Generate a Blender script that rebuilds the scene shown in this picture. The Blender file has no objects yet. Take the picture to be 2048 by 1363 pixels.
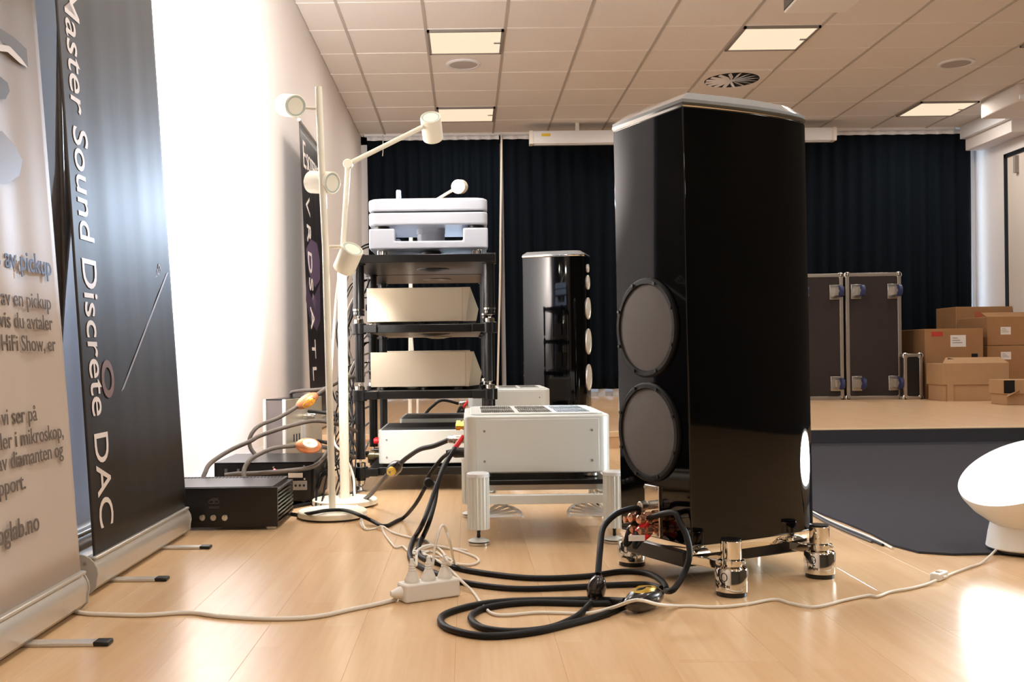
import bpy, math, random
from mathutils import Matrix, Vector
random.seed(7)
V = Vector
SC = bpy.context.scene
COL = SC.collection

# ---------------------------------------------------------------- camera
FPX, U0, V0, CAMZ, ROLL = 1991.0, 935.0, 712.0, 0.57, 0.012
cr, sr = math.cos(ROLL), math.sin(ROLL)
cam_d = bpy.data.cameras.new('camera'); cam = bpy.data.objects.new('camera', cam_d); COL.objects.link(cam)
cam_d.sensor_width = 36.0; cam_d.lens = FPX/2048*36
cam_d.shift_x = (1024-U0)/2048; cam_d.shift_y = (V0-681.5)/2048
cam_d.clip_start = 0.05; cam_d.clip_end = 200
cam.matrix_world = Matrix(((cr, sr, 0, 0), (0, 0, -1, 0), (-sr, cr, 0, CAMZ), (0, 0, 0, 1)))
SC.camera = cam

# ---------------------------------------------------------------- world, exposure
SC.view_settings.view_transform = 'Standard'; SC.view_settings.look = 'None'
SC.view_settings.gamma = 1.0; SC.view_settings.use_curve_mapping = False
SC.view_settings.exposure = 0.75
W = bpy.data.worlds.new('sky'); SC.world = W; W.use_nodes = True
bg = W.node_tree.nodes['Background']; bg.inputs[0].default_value = (0.62, 0.80, 1.0, 1); bg.inputs[1].default_value = 4.0

PANEL = 0.55       # ceiling light diffusers as seen
PANEL_W = 11.0      # watts each ceiling panel sheds
SPOT = 250.0       # reading lamp heads, watts
GLOBE = 55.0       # round floor lamp disc
LED = 45.0        # lamp behind the turntable

# ---------------------------------------------------------------- pixel helpers
def ray(u, v):
    du, dv = (u-U0)/FPX, (V0-v)/FPX
    return (du*cr+dv*sr, dv*cr-du*sr)
def P(u, v, D):
    a, b = ray(u, v); return V((a*D, D, CAMZ+b*D))
def F(u, v, z=0.0):
    a, b = ray(u, v); D = (z-CAMZ)/b; return V((a*D, D, z))
def onx(u, v, x0, k=0.0):
    """hit the leaning sheet X = x0 - k*z"""
    a, b = ray(u, v); D = (x0-k*CAMZ)/(a+k*b); return V((a*D, D, CAMZ+b*D))

# ---------------------------------------------------------------- materials
def lin(h):
    h = h.lstrip('#'); c = [int(h[i:i+2], 16)/255 for i in (0, 2, 4)]
    return [x/12.92 if x <= 0.04045 else ((x+0.055)/1.055)**2.4 for x in c]
MATS = {}
def mat(name, col, rough=0.5, metal=0.0, spec=0.5, coat=0.0, bump=0.0, bscale=200.0, var=0.0, vscale=6.0, emit=None, es=0.0, stretch=None, trans=0.0, coat_rough=0.03):
    if name in MATS: return MATS[name]
    m = bpy.data.materials.new(name); m.use_nodes = True
    nt = m.node_tree; b = nt.nodes['Principled BSDF']
    c = lin(col) if isinstance(col, str) else list(col)
    b.inputs['Base Color'].default_value = (*c, 1); b.inputs['Roughness'].default_value = rough
    b.inputs['Metallic'].default_value = metal; b.inputs['Specular IOR Level'].default_value = spec
    b.inputs['Coat Weight'].default_value = coat; b.inputs['Coat Roughness'].default_value = coat_rough
    b.inputs['Transmission Weight'].default_value = trans
    tc = None
    if bump or var:
        tc = nt.nodes.new('ShaderNodeTexCoord'); mp = nt.nodes.new('ShaderNodeMapping')
        nt.links.new(tc.outputs['Object'], mp.inputs[0])
        if stretch: mp.inputs['Scale'].default_value = stretch
    if var:
        n = nt.nodes.new('ShaderNodeTexNoise'); n.inputs['Scale'].default_value = vscale; n.inputs['Detail'].default_value = 4
        nt.links.new(mp.outputs[0], n.inputs['Vector'])
        mx = nt.nodes.new('ShaderNodeMix'); mx.data_type = 'RGBA'
        mx.inputs[6].default_value = (*[x*(1-var) for x in c], 1); mx.inputs[7].default_value = (*[min(1, x*(1+var)) for x in c], 1)
        nt.links.new(n.outputs['Fac'], mx.inputs[0]); nt.links.new(mx.outputs[2], b.inputs['Base Color'])
    if bump:
        n2 = nt.nodes.new('ShaderNodeTexNoise'); n2.inputs['Scale'].default_value = bscale; n2.inputs['Detail'].default_value = 2
        nt.links.new(mp.outputs[0], n2.inputs['Vector'])
        bp = nt.nodes.new('ShaderNodeBump'); bp.inputs['Strength'].default_value = bump; bp.inputs['Distance'].default_value = 0.002
        nt.links.new(n2.outputs['Fac'], bp.inputs['Height']); nt.links.new(bp.outputs[0], b.inputs['Normal'])
    if emit is not None:
        e = lin(emit) if isinstance(emit, str) else emit
        b.inputs['Emission Color'].default_value = (*e, 1); b.inputs['Emission Strength'].default_value = es
    MATS[name] = m; return m

def wood_mat(name, c1, c2, per_object=True, seams=False, rough=0.24):
    m = bpy.data.materials.new(name); m.use_nodes = True; nt = m.node_tree; b = nt.nodes['Principled BSDF']
    N = nt.nodes.new; L = nt.links.new
    tc = N('ShaderNodeTexCoord'); geo = N('ShaderNodeNewGeometry')
    oi = N('ShaderNodeObjectInfo')
    addv = N('ShaderNodeVectorMath'); addv.operation = 'ADD'
    L(geo.outputs['Position'], addv.inputs[0])
    sc = N('ShaderNodeVectorMath'); sc.operation = 'SCALE'; sc.inputs[0].default_value = (3.1, 7.7, 0); L(oi.outputs['Random'], sc.inputs['Scale'])
    L(sc.outputs[0], addv.inputs[1])
    mp = N('ShaderNodeMapping'); mp.inputs['Scale'].default_value = (1.0, 0.05, 1.0); L(addv.outputs[0], mp.inputs[0])
    n1 = N('ShaderNodeTexNoise'); n1.inputs['Scale'].default_value = 90; n1.inputs['Detail'].default_value = 5; L(mp.outputs[0], n1.inputs['Vector'])
    n2 = N('ShaderNodeTexNoise'); n2.inputs['Scale'].default_value = 14; n2.inputs['Detail'].default_value = 3; L(mp.outputs[0], n2.inputs['Vector'])
    # narrow strips inside a board, each with its own tone
    sx = N('ShaderNodeSeparateXYZ'); L(addv.outputs[0], sx.inputs[0])
    ml = N('ShaderNodeMath'); ml.operation = 'MULTIPLY'; ml.inputs[1].default_value = 1/0.0667; L(sx.outputs[0], ml.inputs[0])
    fl = N('ShaderNodeMath'); fl.operation = 'FLOOR'; L(ml.outputs[0], fl.inputs[0])
    my = N('ShaderNodeMath'); my.operation = 'MULTIPLY_ADD'; my.inputs[1].default_value = 1/0.55; L(sx.outputs[1], my.inputs[0])
    wf = N('ShaderNodeMath'); wf.operation = 'MULTIPLY'; wf.inputs[1].default_value = 0.37; L(fl.outputs[0], wf.inputs[0]); L(wf.outputs[0], my.inputs[2])
    fy = N('ShaderNodeMath'); fy.operation = 'FLOOR'; L(my.outputs[0], fy.inputs[0])
    cb = N('ShaderNodeCombineXYZ'); L(fl.outputs[0], cb.inputs[0]); L(fy.outputs[0], cb.inputs[1])
    wn = N('ShaderNodeTexWhiteNoise'); wn.noise_dimensions = '2D'; L(cb.outputs[0], wn.inputs['Vector'])
    s1 = N('ShaderNodeMath'); s1.operation = 'MULTIPLY_ADD'; s1.inputs[1].default_value = 0.22; L(wn.outputs['Value'], s1.inputs[0]); 
    s2 = N('ShaderNodeMath'); s2.operation = 'MULTIPLY_ADD'; s2.inputs[1].default_value = 0.5; L(n1.outputs['Fac'], s2.inputs[0]); L(n2.outputs['Fac'], s2.inputs[2])
    s3 = N('ShaderNodeMath'); s3.operation = 'SUBTRACT'; s3.inputs[1].default_value = 0.42; L(s2.outputs[0], s3.inputs[0]); L(s3.outputs[0], s1.inputs[2])
    mx = N('ShaderNodeMix'); mx.data_type = 'RGBA'; mx.inputs[6].default_value = (*lin(c1), 1); mx.inputs[7].default_value = (*lin(c2), 1)
    mx.clamp_factor = True; L(s1.outputs[0], mx.inputs[0]); L(mx.outputs[2], b.inputs['Base Color'])
    b.inputs['Roughness'].default_value = rough
    bp = N('ShaderNodeBump'); bp.inputs['Strength'].default_value = 0.08; bp.inputs['Distance'].default_value = 0.002
    L(n1.outputs['Fac'], bp.inputs['Height']); L(bp.outputs[0], b.inputs['Normal'])
    MATS[name] = m; return m

M_white_wall = mat('painted wall', '#e6dfdb', 0.75, spec=0.2, bump=0.15, bscale=120, var=0.02, vscale=3)
M_tile = mat('ceiling tile', '#e6e1dc', 0.95, spec=0.1, bump=0.3, bscale=500, var=0.03, vscale=30)
M_runner = mat('grey trim', '#8f8983', 0.6)
M_tbar = mat('ceiling runner', '#b9b2ab', 0.6)
M_cross = mat('ceiling cross bar', '#f2eeea', 0.6)
M_maple = wood_mat('maple floor', '#cda679', '#e0c29b')
M_stage = wood_mat('stage floor', '#cba680', '#dbbd99', rough=0.28)
M_rug = mat('grey felt', '#3e3e43', 0.95, spec=0.1, bump=0.6, bscale=900, var=0.12, vscale=250)
M_lacq = mat('black piano lacquer', '#030304', 0.035, spec=0.4)
M_curt = mat('navy curtain cloth', '#060f18', 0.9, spec=0.15, bump=0.3, bscale=600, var=0.15, vscale=20)
M_cream = mat('cream lamp enamel', '#efe9d6', 0.35)
M_cap = mat('pale green grey cap', '#b4c2b9', 0.5)
M_silver = mat('silver aluminium', '#e3e3df', 0.38, metal=0.55, bump=0.05, bscale=900)
M_silverp = mat('pale satin aluminium', '#e6ebe8', 0.42, metal=0.2)
M_champ = mat('champagne aluminium', '#d2c6b2', 0.34, metal=0.65, bump=0.06, bscale=700, stretch=(0.05, 1, 1))
M_champ2 = mat('champagne front facet', '#cfd6cf', 0.3, metal=0.7)
M_white = mat('white satin lacquer', '#eceef2', 0.35)
M_blackm = mat('black anodised metal', '#0d0d0f', 0.3, metal=0.3, spec=0.6)
M_blackp = mat('black plastic', '#0b0b0c', 0.4)
M_rub = mat('black rubber cable', '#050506', 0.5, spec=0.3, bump=0.3, bscale=1500)
M_chrome = mat('chrome', '#e8e4dc', 0.07, metal=1.0)
M_steel = mat('brushed steel', '#c9c7c2', 0.28, metal=1.0)
M_gold = mat('gold plating', '#e0b050', 0.2, metal=1.0)
M_red = mat('red sleeve', '#d81f26', 0.45)
M_braid = mat('grey braided cable', '#544b43', 0.45, metal=0.2, bump=1.0, bscale=700, var=0.45, vscale=500)
M_whitec = mat('white cord', '#e8e2d6', 0.5)
M_whitep = mat('white plastic', '#ece8e0', 0.45)
M_copper = mat('copper coloured pod', '#c9835c', 0.35, metal=0.4)
M_pod = mat('dark brown pod', '#1c1412', 0.25, coat=0.5)
M_poday = mat('yellow name plate', '#c9a43a', 0.35, metal=0.5)
M_card = mat('brown cardboard', '#9a7450', 0.85, spec=0.2, var=0.08, vscale=8, bump=0.2, bscale=150)
M_card2 = mat('lighter cardboard', '#ad8b68', 0.85, spec=0.2, var=0.08, vscale=8)
M_paper = mat('white paper label', '#ded8d2', 0.8)
M_ink = mat('dark ink', '#2b2a2c', 0.7)
M_dkhole = mat('dark opening', '#060506', 0.9)
M_ply = mat('dark flight case board', '#241a19', 0.6, var=0.2, vscale=30)
M_alu = mat('case aluminium', '#b9b3ab', 0.35, metal=0.9)
M_blue = mat('blue caster tyre', '#26305c', 0.5)
M_grille = mat('grey grille cloth', '#4d4845', 0.7, bump=0.8, bscale=900)
M_glass = mat('window glass', (1, 1, 1), 0.0, trans=1.0)
M_panelglow = mat('lit diffuser', '#77736c', 0.5, emit='#ffe8c8', es=PANEL)
M_globe = mat('lit lamp disc', '#ffffff', 0.4, emit=(0.90, 0.98, 1.0), es=GLOBE)
M_led = mat('lit lamp lens', '#ffffff', 0.4, emit=(0.72, 0.84, 1.0), es=LED)
M_warm = mat('lit warm lens', '#ffffff', 0.4, emit=(1.0, 0.90, 0.80), es=25.0)
M_redled = mat('red indicator light', '#ff2020', 0.4, emit=(1, 0.05, 0.08), es=12.0)
M_blueled = mat('blue indicator light', '#2030ff', 0.4, emit=(0.1, 0.15, 1), es=6.0)

# ---------------------------------------------------------------- mesh building
class MB:
    def __init__(s): s.v = []; s.f = []
    def add(s, vs, fs):
        o = len(s.v); s.v += [V(p) for p in vs]; s.f += [tuple(i+o for i in f) for f in fs]; return s
    def box(s, x0, x1, y0, y1, z0, z1):
        return s.add([(x0,y0,z0),(x1,y0,z0),(x1,y1,z0),(x0,y1,z0),(x0,y0,z1),(x1,y0,z1),(x1,y1,z1),(x0,y1,z1)],
                     [(0,3,2,1),(4,5,6,7),(0,1,5,4),(1,2,6,5),(2,3,7,6),(3,0,4,7)])
    def prism(s, poly, z0, z1, inset=0.0):
        """extrude a counter-clockwise XY outline"""
        n = len(poly); c = V((sum(p[0] for p in poly)/n, sum(p[1] for p in poly)/n))
        top = [(c.x+(p[0]-c.x)*(1-inset), c.y+(p[1]-c.y)*(1-inset), z1) for p in poly]
        return s.add([(p[0],p[1],z0) for p in poly]+top, [tuple(range(n))[::-1], tuple(range(n, 2*n))]+[(i,(i+1)%n,n+(i+1)%n,n+i) for i in range(n)])
    def xprism(s, poly, y0, y1):
        """extrude an XZ outline along Y"""
        n = len(poly)
        return s.add([(p[0],y0,p[1]) for p in poly]+[(p[0],y1,p[1]) for p in poly], [tuple(range(n)), tuple(range(n,2*n))[::-1]]+[(i,n+i,n+(i+1)%n,(i+1)%n) for i in range(n)])
    def rings(s, rings, cap=True):
        n = len(rings[0]); vs = [p for r in rings for p in r]; fs = []
        for k in range(len(rings)-1):
            for i in range(n):
                j = (i+1)%n; fs.append((k*n+i, k*n+j, (k+1)*n+j, (k+1)*n+i))
        if cap: fs += [tuple(range(n))[::-1], tuple(range((len(rings)-1)*n, len(rings)*n))]
        return s.add(vs, fs)
    def lathe(s, c, axis, prof, n=24, sy=1.0):
        """prof: list of (distance along axis, radius)"""
        a = V(axis).normalized(); t = V((0,0,1)) if abs(a.z) < 0.9 else V((1,0,0))
        x = a.cross(t).normalized(); y = a.cross(x).normalized(); c = V(c)
        R = [[c+a*d+(x*math.cos(2*math.pi*i/n)+y*math.sin(2*math.pi*i/n)*sy)*max(r, 1e-4) for i in range(n)] for d, r in prof]
        return s.rings(R)
    def cyl(s, p0, p1, r0, r1=None, n=20):
        p0, p1 = V(p0), V(p1); return s.lathe(p0, p1-p0, [(0, r0), ((p1-p0).length, r0 if r1 is None else r1)], n)
    def tube(s, pts, r, n=8):
        rr = r if isinstance(r, (list, tuple)) else [r]*len(pts); R = []; up = V((0,0,1)); x = None
        for i, p in enumerate(pts):
            d = (pts[min(i+1, len(pts)-1)]-pts[max(i-1, 0)]).normalized()
            if x is None: x = d.cross(up) if abs(d.z) < 0.95 else d.cross(V((1,0,0)))
            x = (x-d*x.dot(d)).normalized(); y = d.cross(x)
            R.append([p+(x*math.cos(2*math.pi*k/n)+y*math.sin(2*math.pi*k/n))*rr[i] for k in range(n)])
        return s.rings(R)
    def xf(s, M):
        s.v = [M@p for p in s.v]; return s

ROOT = {}
def obj(name, mb, m, parent=None, world=False, bevel=0.0, smooth=35, seg=2):
    me = bpy.data.meshes.new(name); o = bpy.data.objects.new(name, me); COL.objects.link(o)
    vs = mb.v
    if parent is not None:
        Rm = ROOT.get(parent.name, Matrix.Identity(4)); ROOT[o.name] = Rm; o.parent = parent
        if world:
            inv = Rm.inverted(); vs = [inv@p for p in vs]
    else:
        lo = V([min(p[i] for p in vs) for i in range(3)]); hi = V([max(p[i] for p in vs) for i in range(3)])
        c = V(((lo.x+hi.x)/2, (lo.y+hi.y)/2, lo.z)); o.location = c; ROOT[o.name] = Matrix.Translation(c)
        vs = [p-c for p in vs]
    me.from_pydata([tuple(p) for p in vs], [], mb.f); me.materials.append(m)
    if smooth:
        for p in me.polygons: p.use_smooth = True
        me.set_sharp_from_angle(angle=math.radians(smooth))
    if bevel:
        b = o.modifiers.new('bevel', 'BEVEL'); b.width = bevel; b.segments = seg; b.limit_method = 'ANGLE'; b.angle_limit = math.radians(40)
        b.harden_normals = False
    return o
def tag(o, label, cat, group=None):
    o['label'] = label; o['category'] = cat
    if group: o['group'] = group
    return o
def thing(name, label, cat, M=None, group=None):
    o = bpy.data.objects.new(name, None); COL.objects.link(o); o.empty_display_size = 0.05
    M = M or Matrix.Identity(4)
    if isinstance(M, Vector): M = Matrix.Translation(M)
    o.matrix_world = M; ROOT[o.name] = M.copy(); return tag(o, label, cat, group)
def struct(name, mb, m, label=None, parent=None, **k):
    o = obj(name, mb, m, parent, **k)
    if parent is None: o['kind'] = 'structure'; o['label'] = label or name
    return o
def share(src, name, M, parent=None, world=True):
    o = bpy.data.objects.new(name, src.data if hasattr(src, 'data') else src); COL.objects.link(o)
    if parent is not None:
        o.parent = parent; Rm = ROOT.get(parent.name, Matrix.Identity(4)); ROOT[o.name] = Rm
        o.matrix_local = Rm.inverted()@M if world else M
    else: o.matrix_world = M
    return o
def dup(root, M, label=None, group=None):
    def rec(o, par):
        c = o.copy(); COL.objects.link(c); c.parent = par
        for ch in o.children: rec(ch, c)
        return c
    r = rec(root, None); r.matrix_world = M; ROOT[r.name] = M.copy()
    if label: r['label'] = label
    if group: r['group'] = group
    return r
def smoothpts(pts, k=8):
    out = []; n = len(pts)
    for i in range(n-1):
        p0, p1, p2, p3 = pts[max(i-1, 0)], pts[i], pts[i+1], pts[min(i+2, n-1)]
        for j in range(k):
            t = j/k
            out.append(0.5*((2*p1)+(p2-p0)*t+(2*p0-5*p1+4*p2-p3)*t*t+(3*p1-p0-3*p2+p3)*t**3))
    out.append(pts[-1]); return out
def cable(name, label, pts, r, m, group=None, k=8, n=8, cat='cable'):
    pts = smoothpts([V(p) for p in pts], k); pts = [V((p.x, p.y, max(p.z, r*0.96))) for p in pts]
    return tag(obj(name, MB().tube(pts, r, n), m, smooth=80), label, cat, group)
def textmesh(s, size, ext=0.0006, shear=0.0, align='LEFT', spacing=1.0, bold=0.0):
    c = bpy.data.curves.new('lettering', 'FONT'); c.body = s; c.size = size; c.extrude = ext; c.shear = shear; c.align_x = align
    c.space_character = spacing; c.offset = bold; c.resolution_u = 4
    t = bpy.data.objects.new('lettering', c); COL.objects.link(t); dg = bpy.context.evaluated_depsgraph_get()
    me = bpy.data.meshes.new_from_object(t.evaluated_get(dg)); bpy.data.objects.remove(t); bpy.data.curves.remove(c); return me
def text(s, size, right, up, org, m, parent, name='lettering', fit=None, **k):
    me = textmesh(s, size, **k)
    if fit:
        xs_ = [v.co.x for v in me.vertices]; sc_ = fit/(max(xs_)-min(xs_))
        for v in me.vertices: v.co.x *= sc_
    me.materials.clear(); me.materials.append(m)
    r = V(right).normalized(); u = V(up).normalized(); nrm = r.cross(u).normalized()
    M = Matrix(((r.x,u.x,nrm.x,org[0]),(r.y,u.y,nrm.y,org[1]),(r.z,u.z,nrm.z,org[2]),(0,0,0,1)))
    return share(me, name, M, parent)
def rotz(a): return Matrix.Rotation(a, 4, 'Z')
def rrect(x0, x1, y0, y1, r, k=5):
    pts = []
    for cx, cy, a0 in ((x1-r, y0+r, -90), (x1-r, y1-r, 0), (x0+r, y1-r, 90), (x0+r, y0+r, 180)):
        for i in range(k+1):
            a = math.radians(a0+90*i/k); pts.append((cx+r*math.cos(a), cy+r*math.sin(a)))
    return pts

# ================================================================ THE SETTING
XL, XR, YB, YN, ZC = -1.18, 5.805, 11.30, -4.0, 3.07
STZ, STY = 0.10, 6.05
struct('wall_left', MB().box(XL-0.15, XL, YN, YB+0.15, -0.05, ZC+0.15), M_white_wall, 'white painted side wall washed by lamp light')
struct('baseboard_left', MB().box(XL, XL+0.006, YN, STY, 0, 0.07), M_white, 'low white skirting along the side wall', bevel=0.003)
struct('wall_right', MB().box(XR, XR+0.15, 8.8, YB+0.15, -0.05, ZC+0.15), M_white_wall, 'plain pale wall with a dark door frame')
M_dimwall = mat('wall taupe darkened for dim light', '#4a463d', 0.8, spec=0.2, var=0.05)  # dim light put into the unseen walls' colour, keeps lacquer reflections dark
struct('wall_side', MB().box(XR, XR+0.15, YN, 8.8, -0.05, ZC+0.15), M_dimwall, 'unseen wall opposite the lamps, taupe darkened for dim light')
struct('wall_near', MB().box(XL-0.15, XR+0.15, YN-0.15, YN, -0.05, ZC+0.15), M_dimwall, 'unseen wall at the opposite end of the room, taupe darkened for dim light')
# back wall with tall windows hidden by curtains
wb = MB()
for x0, x1 in ((XL, -1.00), (0.22, 0.62), (2.8, 3.2), (5.80, XR)): wb.box(x0, x1, YB, YB+0.12, 0, ZC+0.1)
wb.box(XL, XR, YB, YB+0.12, 2.98, ZC+0.1); wb.box(XL, XR, YB, YB+0.12, -0.05, STZ+0.05)
struct('wall_back', wb, M_white_wall, 'white end wall with tall windows behind the curtains', smooth=0)
for i, (x0, x1) in enumerate(((-1.00, 0.22), (0.62, 2.8), (3.2, 5.80))):
    fr = MB()
    for a, b, c, d in ((x0, x0+0.05, STZ+0.05, 2.98), (x1-0.05, x1, STZ+0.05, 2.98), (x0, x1, STZ+0.05, STZ+0.1), (x0, x1, 2.93, 2.98), ((x0+x1)/2-0.025, (x0+x1)/2+0.025, STZ+0.05, 2.98)):
        fr.box(a, b, YB+0.03, YB+0.08, c, d)
    w = struct(f'window_{i+1}', fr, M_white, 'tall white framed window behind the navy curtains', smooth=0)
    obj('pane', MB().box(x0, x1, YB+0.05, YB+0.056, STZ+0.05, 2.98), M_glass, w, world=True, smooth=0)
# floor: a dark bed with separate maple boards on it
fl = struct('floor', MB().box(XL-0.1, XR+0.1, YN-0.1, YB+0.1, -0.08, -0.02), mat('floor bed', '#5a3d25', 0.8), 'glossy maple plank floor')
PW, PL = 0.20, 2.0
plank = MB().box(-PW/2+0.0001, PW/2-0.0001, -PL/2+0.0001, PL/2-0.0001, -0.02, 0.0)
p0 = obj('plank', plank, M_maple, fl, world=False, smooth=0, bevel=0.0004, seg=1)
pm = p0.data; first = True
nx = int((XR-XL)/PW)+1
for i in range(nx):
    off = (i*0.73) % PL
    y = YN+off-PL
    while y < STY:
        cx, cy = XL+0.05+i*PW, y+PL/2
        if cy+PL/2 > 0.9 and cy-PL/2 < STY+0.2:
            o = p0 if first else share(pm, 'plank', Matrix.Identity(4), fl)
            first = False
            o.matrix_local = ROOT[fl.name].inverted()@Matrix.Translation((cx, cy, 0))
            if o is not p0:
                b = o.modifiers.new('bevel', 'BEVEL'); b.width = 0.0004; b.segments = 1
        y += PL
struct('floor_near', MB().box(XL, XR, YN, 1.3, -0.03, -0.0015), M_maple, 'rest of the maple floor towards the room entrance', smooth=0)
# low stage
st = struct('floor_stage', MB().box(XL, XR, STY, YB+0.05, -0.01, STZ), M_stage, 'low wooden stage floor in front of the curtains', bevel=0.004)
obj('edge_strip', MB().box(XL, XR, STY-0.006, STY+0.03, STZ-0.03, STZ+0.003), mat('pale stage edging', '#e0c6a0', 0.35), st, world=True, bevel=0.002)

# ceiling
cl = struct('ceiling', MB().box(XL-0.1, XR+0.1, YN-0.1, YB+0.1, ZC+0.03, ZC+0.12), M_tile, 'suspended ceiling of pale square tiles', smooth=0)
GX, GPX, GY, GPY = 0.317, 0.607, 7.015, 0.5915
obj('tile_field', MB().box(XL, XR, YN, GY-2*GPY, ZC-0.001, ZC+0.03), M_tile, cl, world=True, smooth=0)
LIGHTS = [(k, j) for k in (-1, 3, 7) for j in (-15, -11, -7, -3, 1, 5)]
VENT = (3, 3)
t0 = obj('ceiling_tile', MB().box(0.010, GPX-0.010, 0.005, GPY-0.005, 0, 0.03), M_tile, cl, smooth=0, bevel=0.003, seg=1)
first = True
for k in range(-3, 10):
    for j in range(-2, 8):
        if (k, j) in LIGHTS or (k, j) == VENT: continue
        xx, yy = GX+k*GPX, GY+j*GPY
        if yy > YB: continue
        M = Matrix.Translation((xx, yy, ZC+random.uniform(0, 0.003)))
        if k == -3: M = Matrix.Translation((XL, yy, ZC))@Matrix.Diagonal(((GX-2*GPX-XL)/GPX, 1, 1, 1))
        if k == 9: M = Matrix.Translation((xx, yy, ZC))@Matrix.Diagonal(((XR-xx)/GPX, 1, 1, 1))
        if k == 9 and XR-xx < 0.02: continue
        o = t0 if first else share(t0.data, 'ceiling_tile', M, cl)
        if first: o.matrix_local = ROOT[cl.name].inverted()@M; first = False
for k in range(-2, 10):
    x = GX+k*GPX
    obj('grid_runner', MB().box(x-0.011, x+0.011, GY-2*GPY, YB, ZC-0.004, ZC+0.03), M_tbar, cl, world=True, smooth=0)
for j in range(-1, 8):
    y = GY+j*GPY
    if y < YB: obj('cross_bar', MB().box(XL, XR, y-0.007, y+0.007, ZC-0.002, ZC+0.03), M_cross, cl, world=True, smooth=0)
# soffit along the right wall
sf = struct('trim_1', MB().box(5.60, XR, 10.2, YB-0.16, 2.80, ZC), M_white_wall, 'boxed white pelmet beside the curtain end', bevel=0.004)
obj('ledge', MB().box(5.54, 5.60, 10.2, YB-0.16, 2.93, ZC), M_white, sf, world=True, smooth=0)
dr = struct('door_1', MB().box(XR-0.02, XR+0.01, 9.55, 10.64, STZ, 2.62), mat('pale door', '#d6cdc4', 0.6), 'pale tall door with a thin black frame', bevel=0.003)
for a, b, c, d in ((10.62, 10.67, STZ, 2.66), (9.52, 9.57, STZ, 2.66), (9.52, 10.67, 2.62, 2.66)):
    obj('door_frame', MB().box(XR-0.035, XR+0.01, a, b, c, d), M_blackp, dr, world=True, smooth=0)
obj('closer_arm', MB().box(XR-0.06, XR-0.02, 10.4, 10.44, 2.42, 2.60), M_runner, dr, world=True)

# ---- ceiling lights
def ceiling_light(k, j, label):
    x, y = GX+k*GPX, GY+j*GPY
    t = thing('ceiling_light', label, 'ceiling light', V((x+GPX/2, y+GPY/2, ZC-0.02)), 'square ceiling light panels')
    f = MB(); a, b = GPX/2-0.008, GPY/2-0.006
    for x0, x1, y0, y1 in ((-a, a, -b, -b+0.02), (-a, a, b-0.02, b), (-a, -a+0.02, -b, b), (a-0.02, a, -b, b)): f.box(x0, x1, y0, y1, 0, 0.045)
    obj('frame', f, M_runner, t, smooth=0)
    obj('diffuser', MB().box(-a+0.02, a-0.02, -b+0.02, b-0.02, 0.006, 0.03), M_panelglow, t, smooth=0)
    ld = bpy.data.lights.new('panel_light', 'AREA'); ld.shape = 'SQUARE'; ld.size = 0.52; ld.energy = PANEL_W; ld.color = (1.0, 0.92, 0.84)
    lo = bpy.data.objects.new('panel_light', ld); COL.objects.link(lo); lo.parent = t; lo.location = (0, 0, -0.004)
    obj('clip', MB().box(a-0.07, a-0.015, -0.012, 0.012, -0.002, 0.008), M_steel, t, smooth=0)
for k, j in LIGHTS:
    nm = {-1: 'above the turntable rack', 3: 'above the tall black speaker', 7: 'above the flight cases and boxes'}[k]
    if (k, j) == (-1, 1): lb = 'square lit ceiling panel next to a round ceiling loudspeaker'
    elif (k, j) == (-1, 5): lb = 'square lit ceiling panel one tile from the curtain heading, over the turntable'
    elif (k, j) == (3, 1): lb = 'square lit ceiling panel one tile before the round swirl air vent'
    elif (k, j) == (7, 5): lb = 'square lit ceiling panel close to the daylight gap at the curtain end'
    elif (k, j) == (7, 1): lb = 'square lit ceiling panel at the ceiling loudspeaker near the door wall'
    else: lb = 'square lit ceiling panel in the row '+nm
    ceiling_light(k, j, lb)
def ceiling_speaker(p, label):
    t = thing('ceiling_loudspeaker', label, 'loudspeaker', V((p.x, p.y, ZC-0.012)), 'round ceiling loudspeakers')
    obj('rim', MB().lathe((0,0,0.018), (0,0,-1), [(0,.15),(0.012,.15),(0.018,.14),(0.018,.122),(0.01,.12)], 40), M_white, t)
    obj('grille', MB().lathe((0,0,0.012), (0,0,-1), [(0,.122),(0.008,.12),(0.012,.06),(0.0125,.001)], 40), mat('pale grille', '#b9b3ae', 0.7, bump=0.8, bscale=900), t)
a, b = ray(927, 128); ceiling_speaker(V((a, 1, 0))*((ZC-CAMZ)/b), 'round white ceiling loudspeaker beside a lit panel over the rack')
a, b = ray(1912, 126); ceiling_speaker(V((a, 1, 0))*((ZC-CAMZ)/b), 'round white ceiling loudspeaker on the side above the boxes')
# swirl diffuser
vx, vy = GX+VENT[0]*GPX, GY+VENT[1]*GPY
t = thing('air_vent', 'square ceiling air vent with round swirl of fan blades', 'air vent', V((vx+GPX/2, vy+GPY/2, ZC-0.012)))
n = 32; R = 0.245; q = MB(); hx, hy = GPX/2-0.012, GPY/2-0.008
inn = [(R*math.cos(2*math.pi*i/n), R*math.sin(2*math.pi*i/n)) for i in range(n)]
out = []
for i in range(n):
    c, s_ = math.cos(2*math.pi*i/n), math.sin(2*math.pi*i/n); m_ = min(hx/max(abs(c), 1e-6), hy/max(abs(s_), 1e-6)); out.append((c*m_, s_*m_))
q.add([(*p, 0) for p in inn]+[(*p, 0) for p in out]+[(*p, 0.03) for p in out], [(i, n+i, n+(i+1)%n, (i+1)%n) for i in range(n)]+[(n+i, 2*n+i, 2*n+(i+1)%n, n+(i+1)%n) for i in range(n)])
obj('plate', q, M_tile, t, smooth=0)
obj('duct', MB().lathe((0,0,0.0), (0,0,1), [(0,R),(0.02,R),(0.024,R)], 32), M_dkhole, t)
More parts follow.
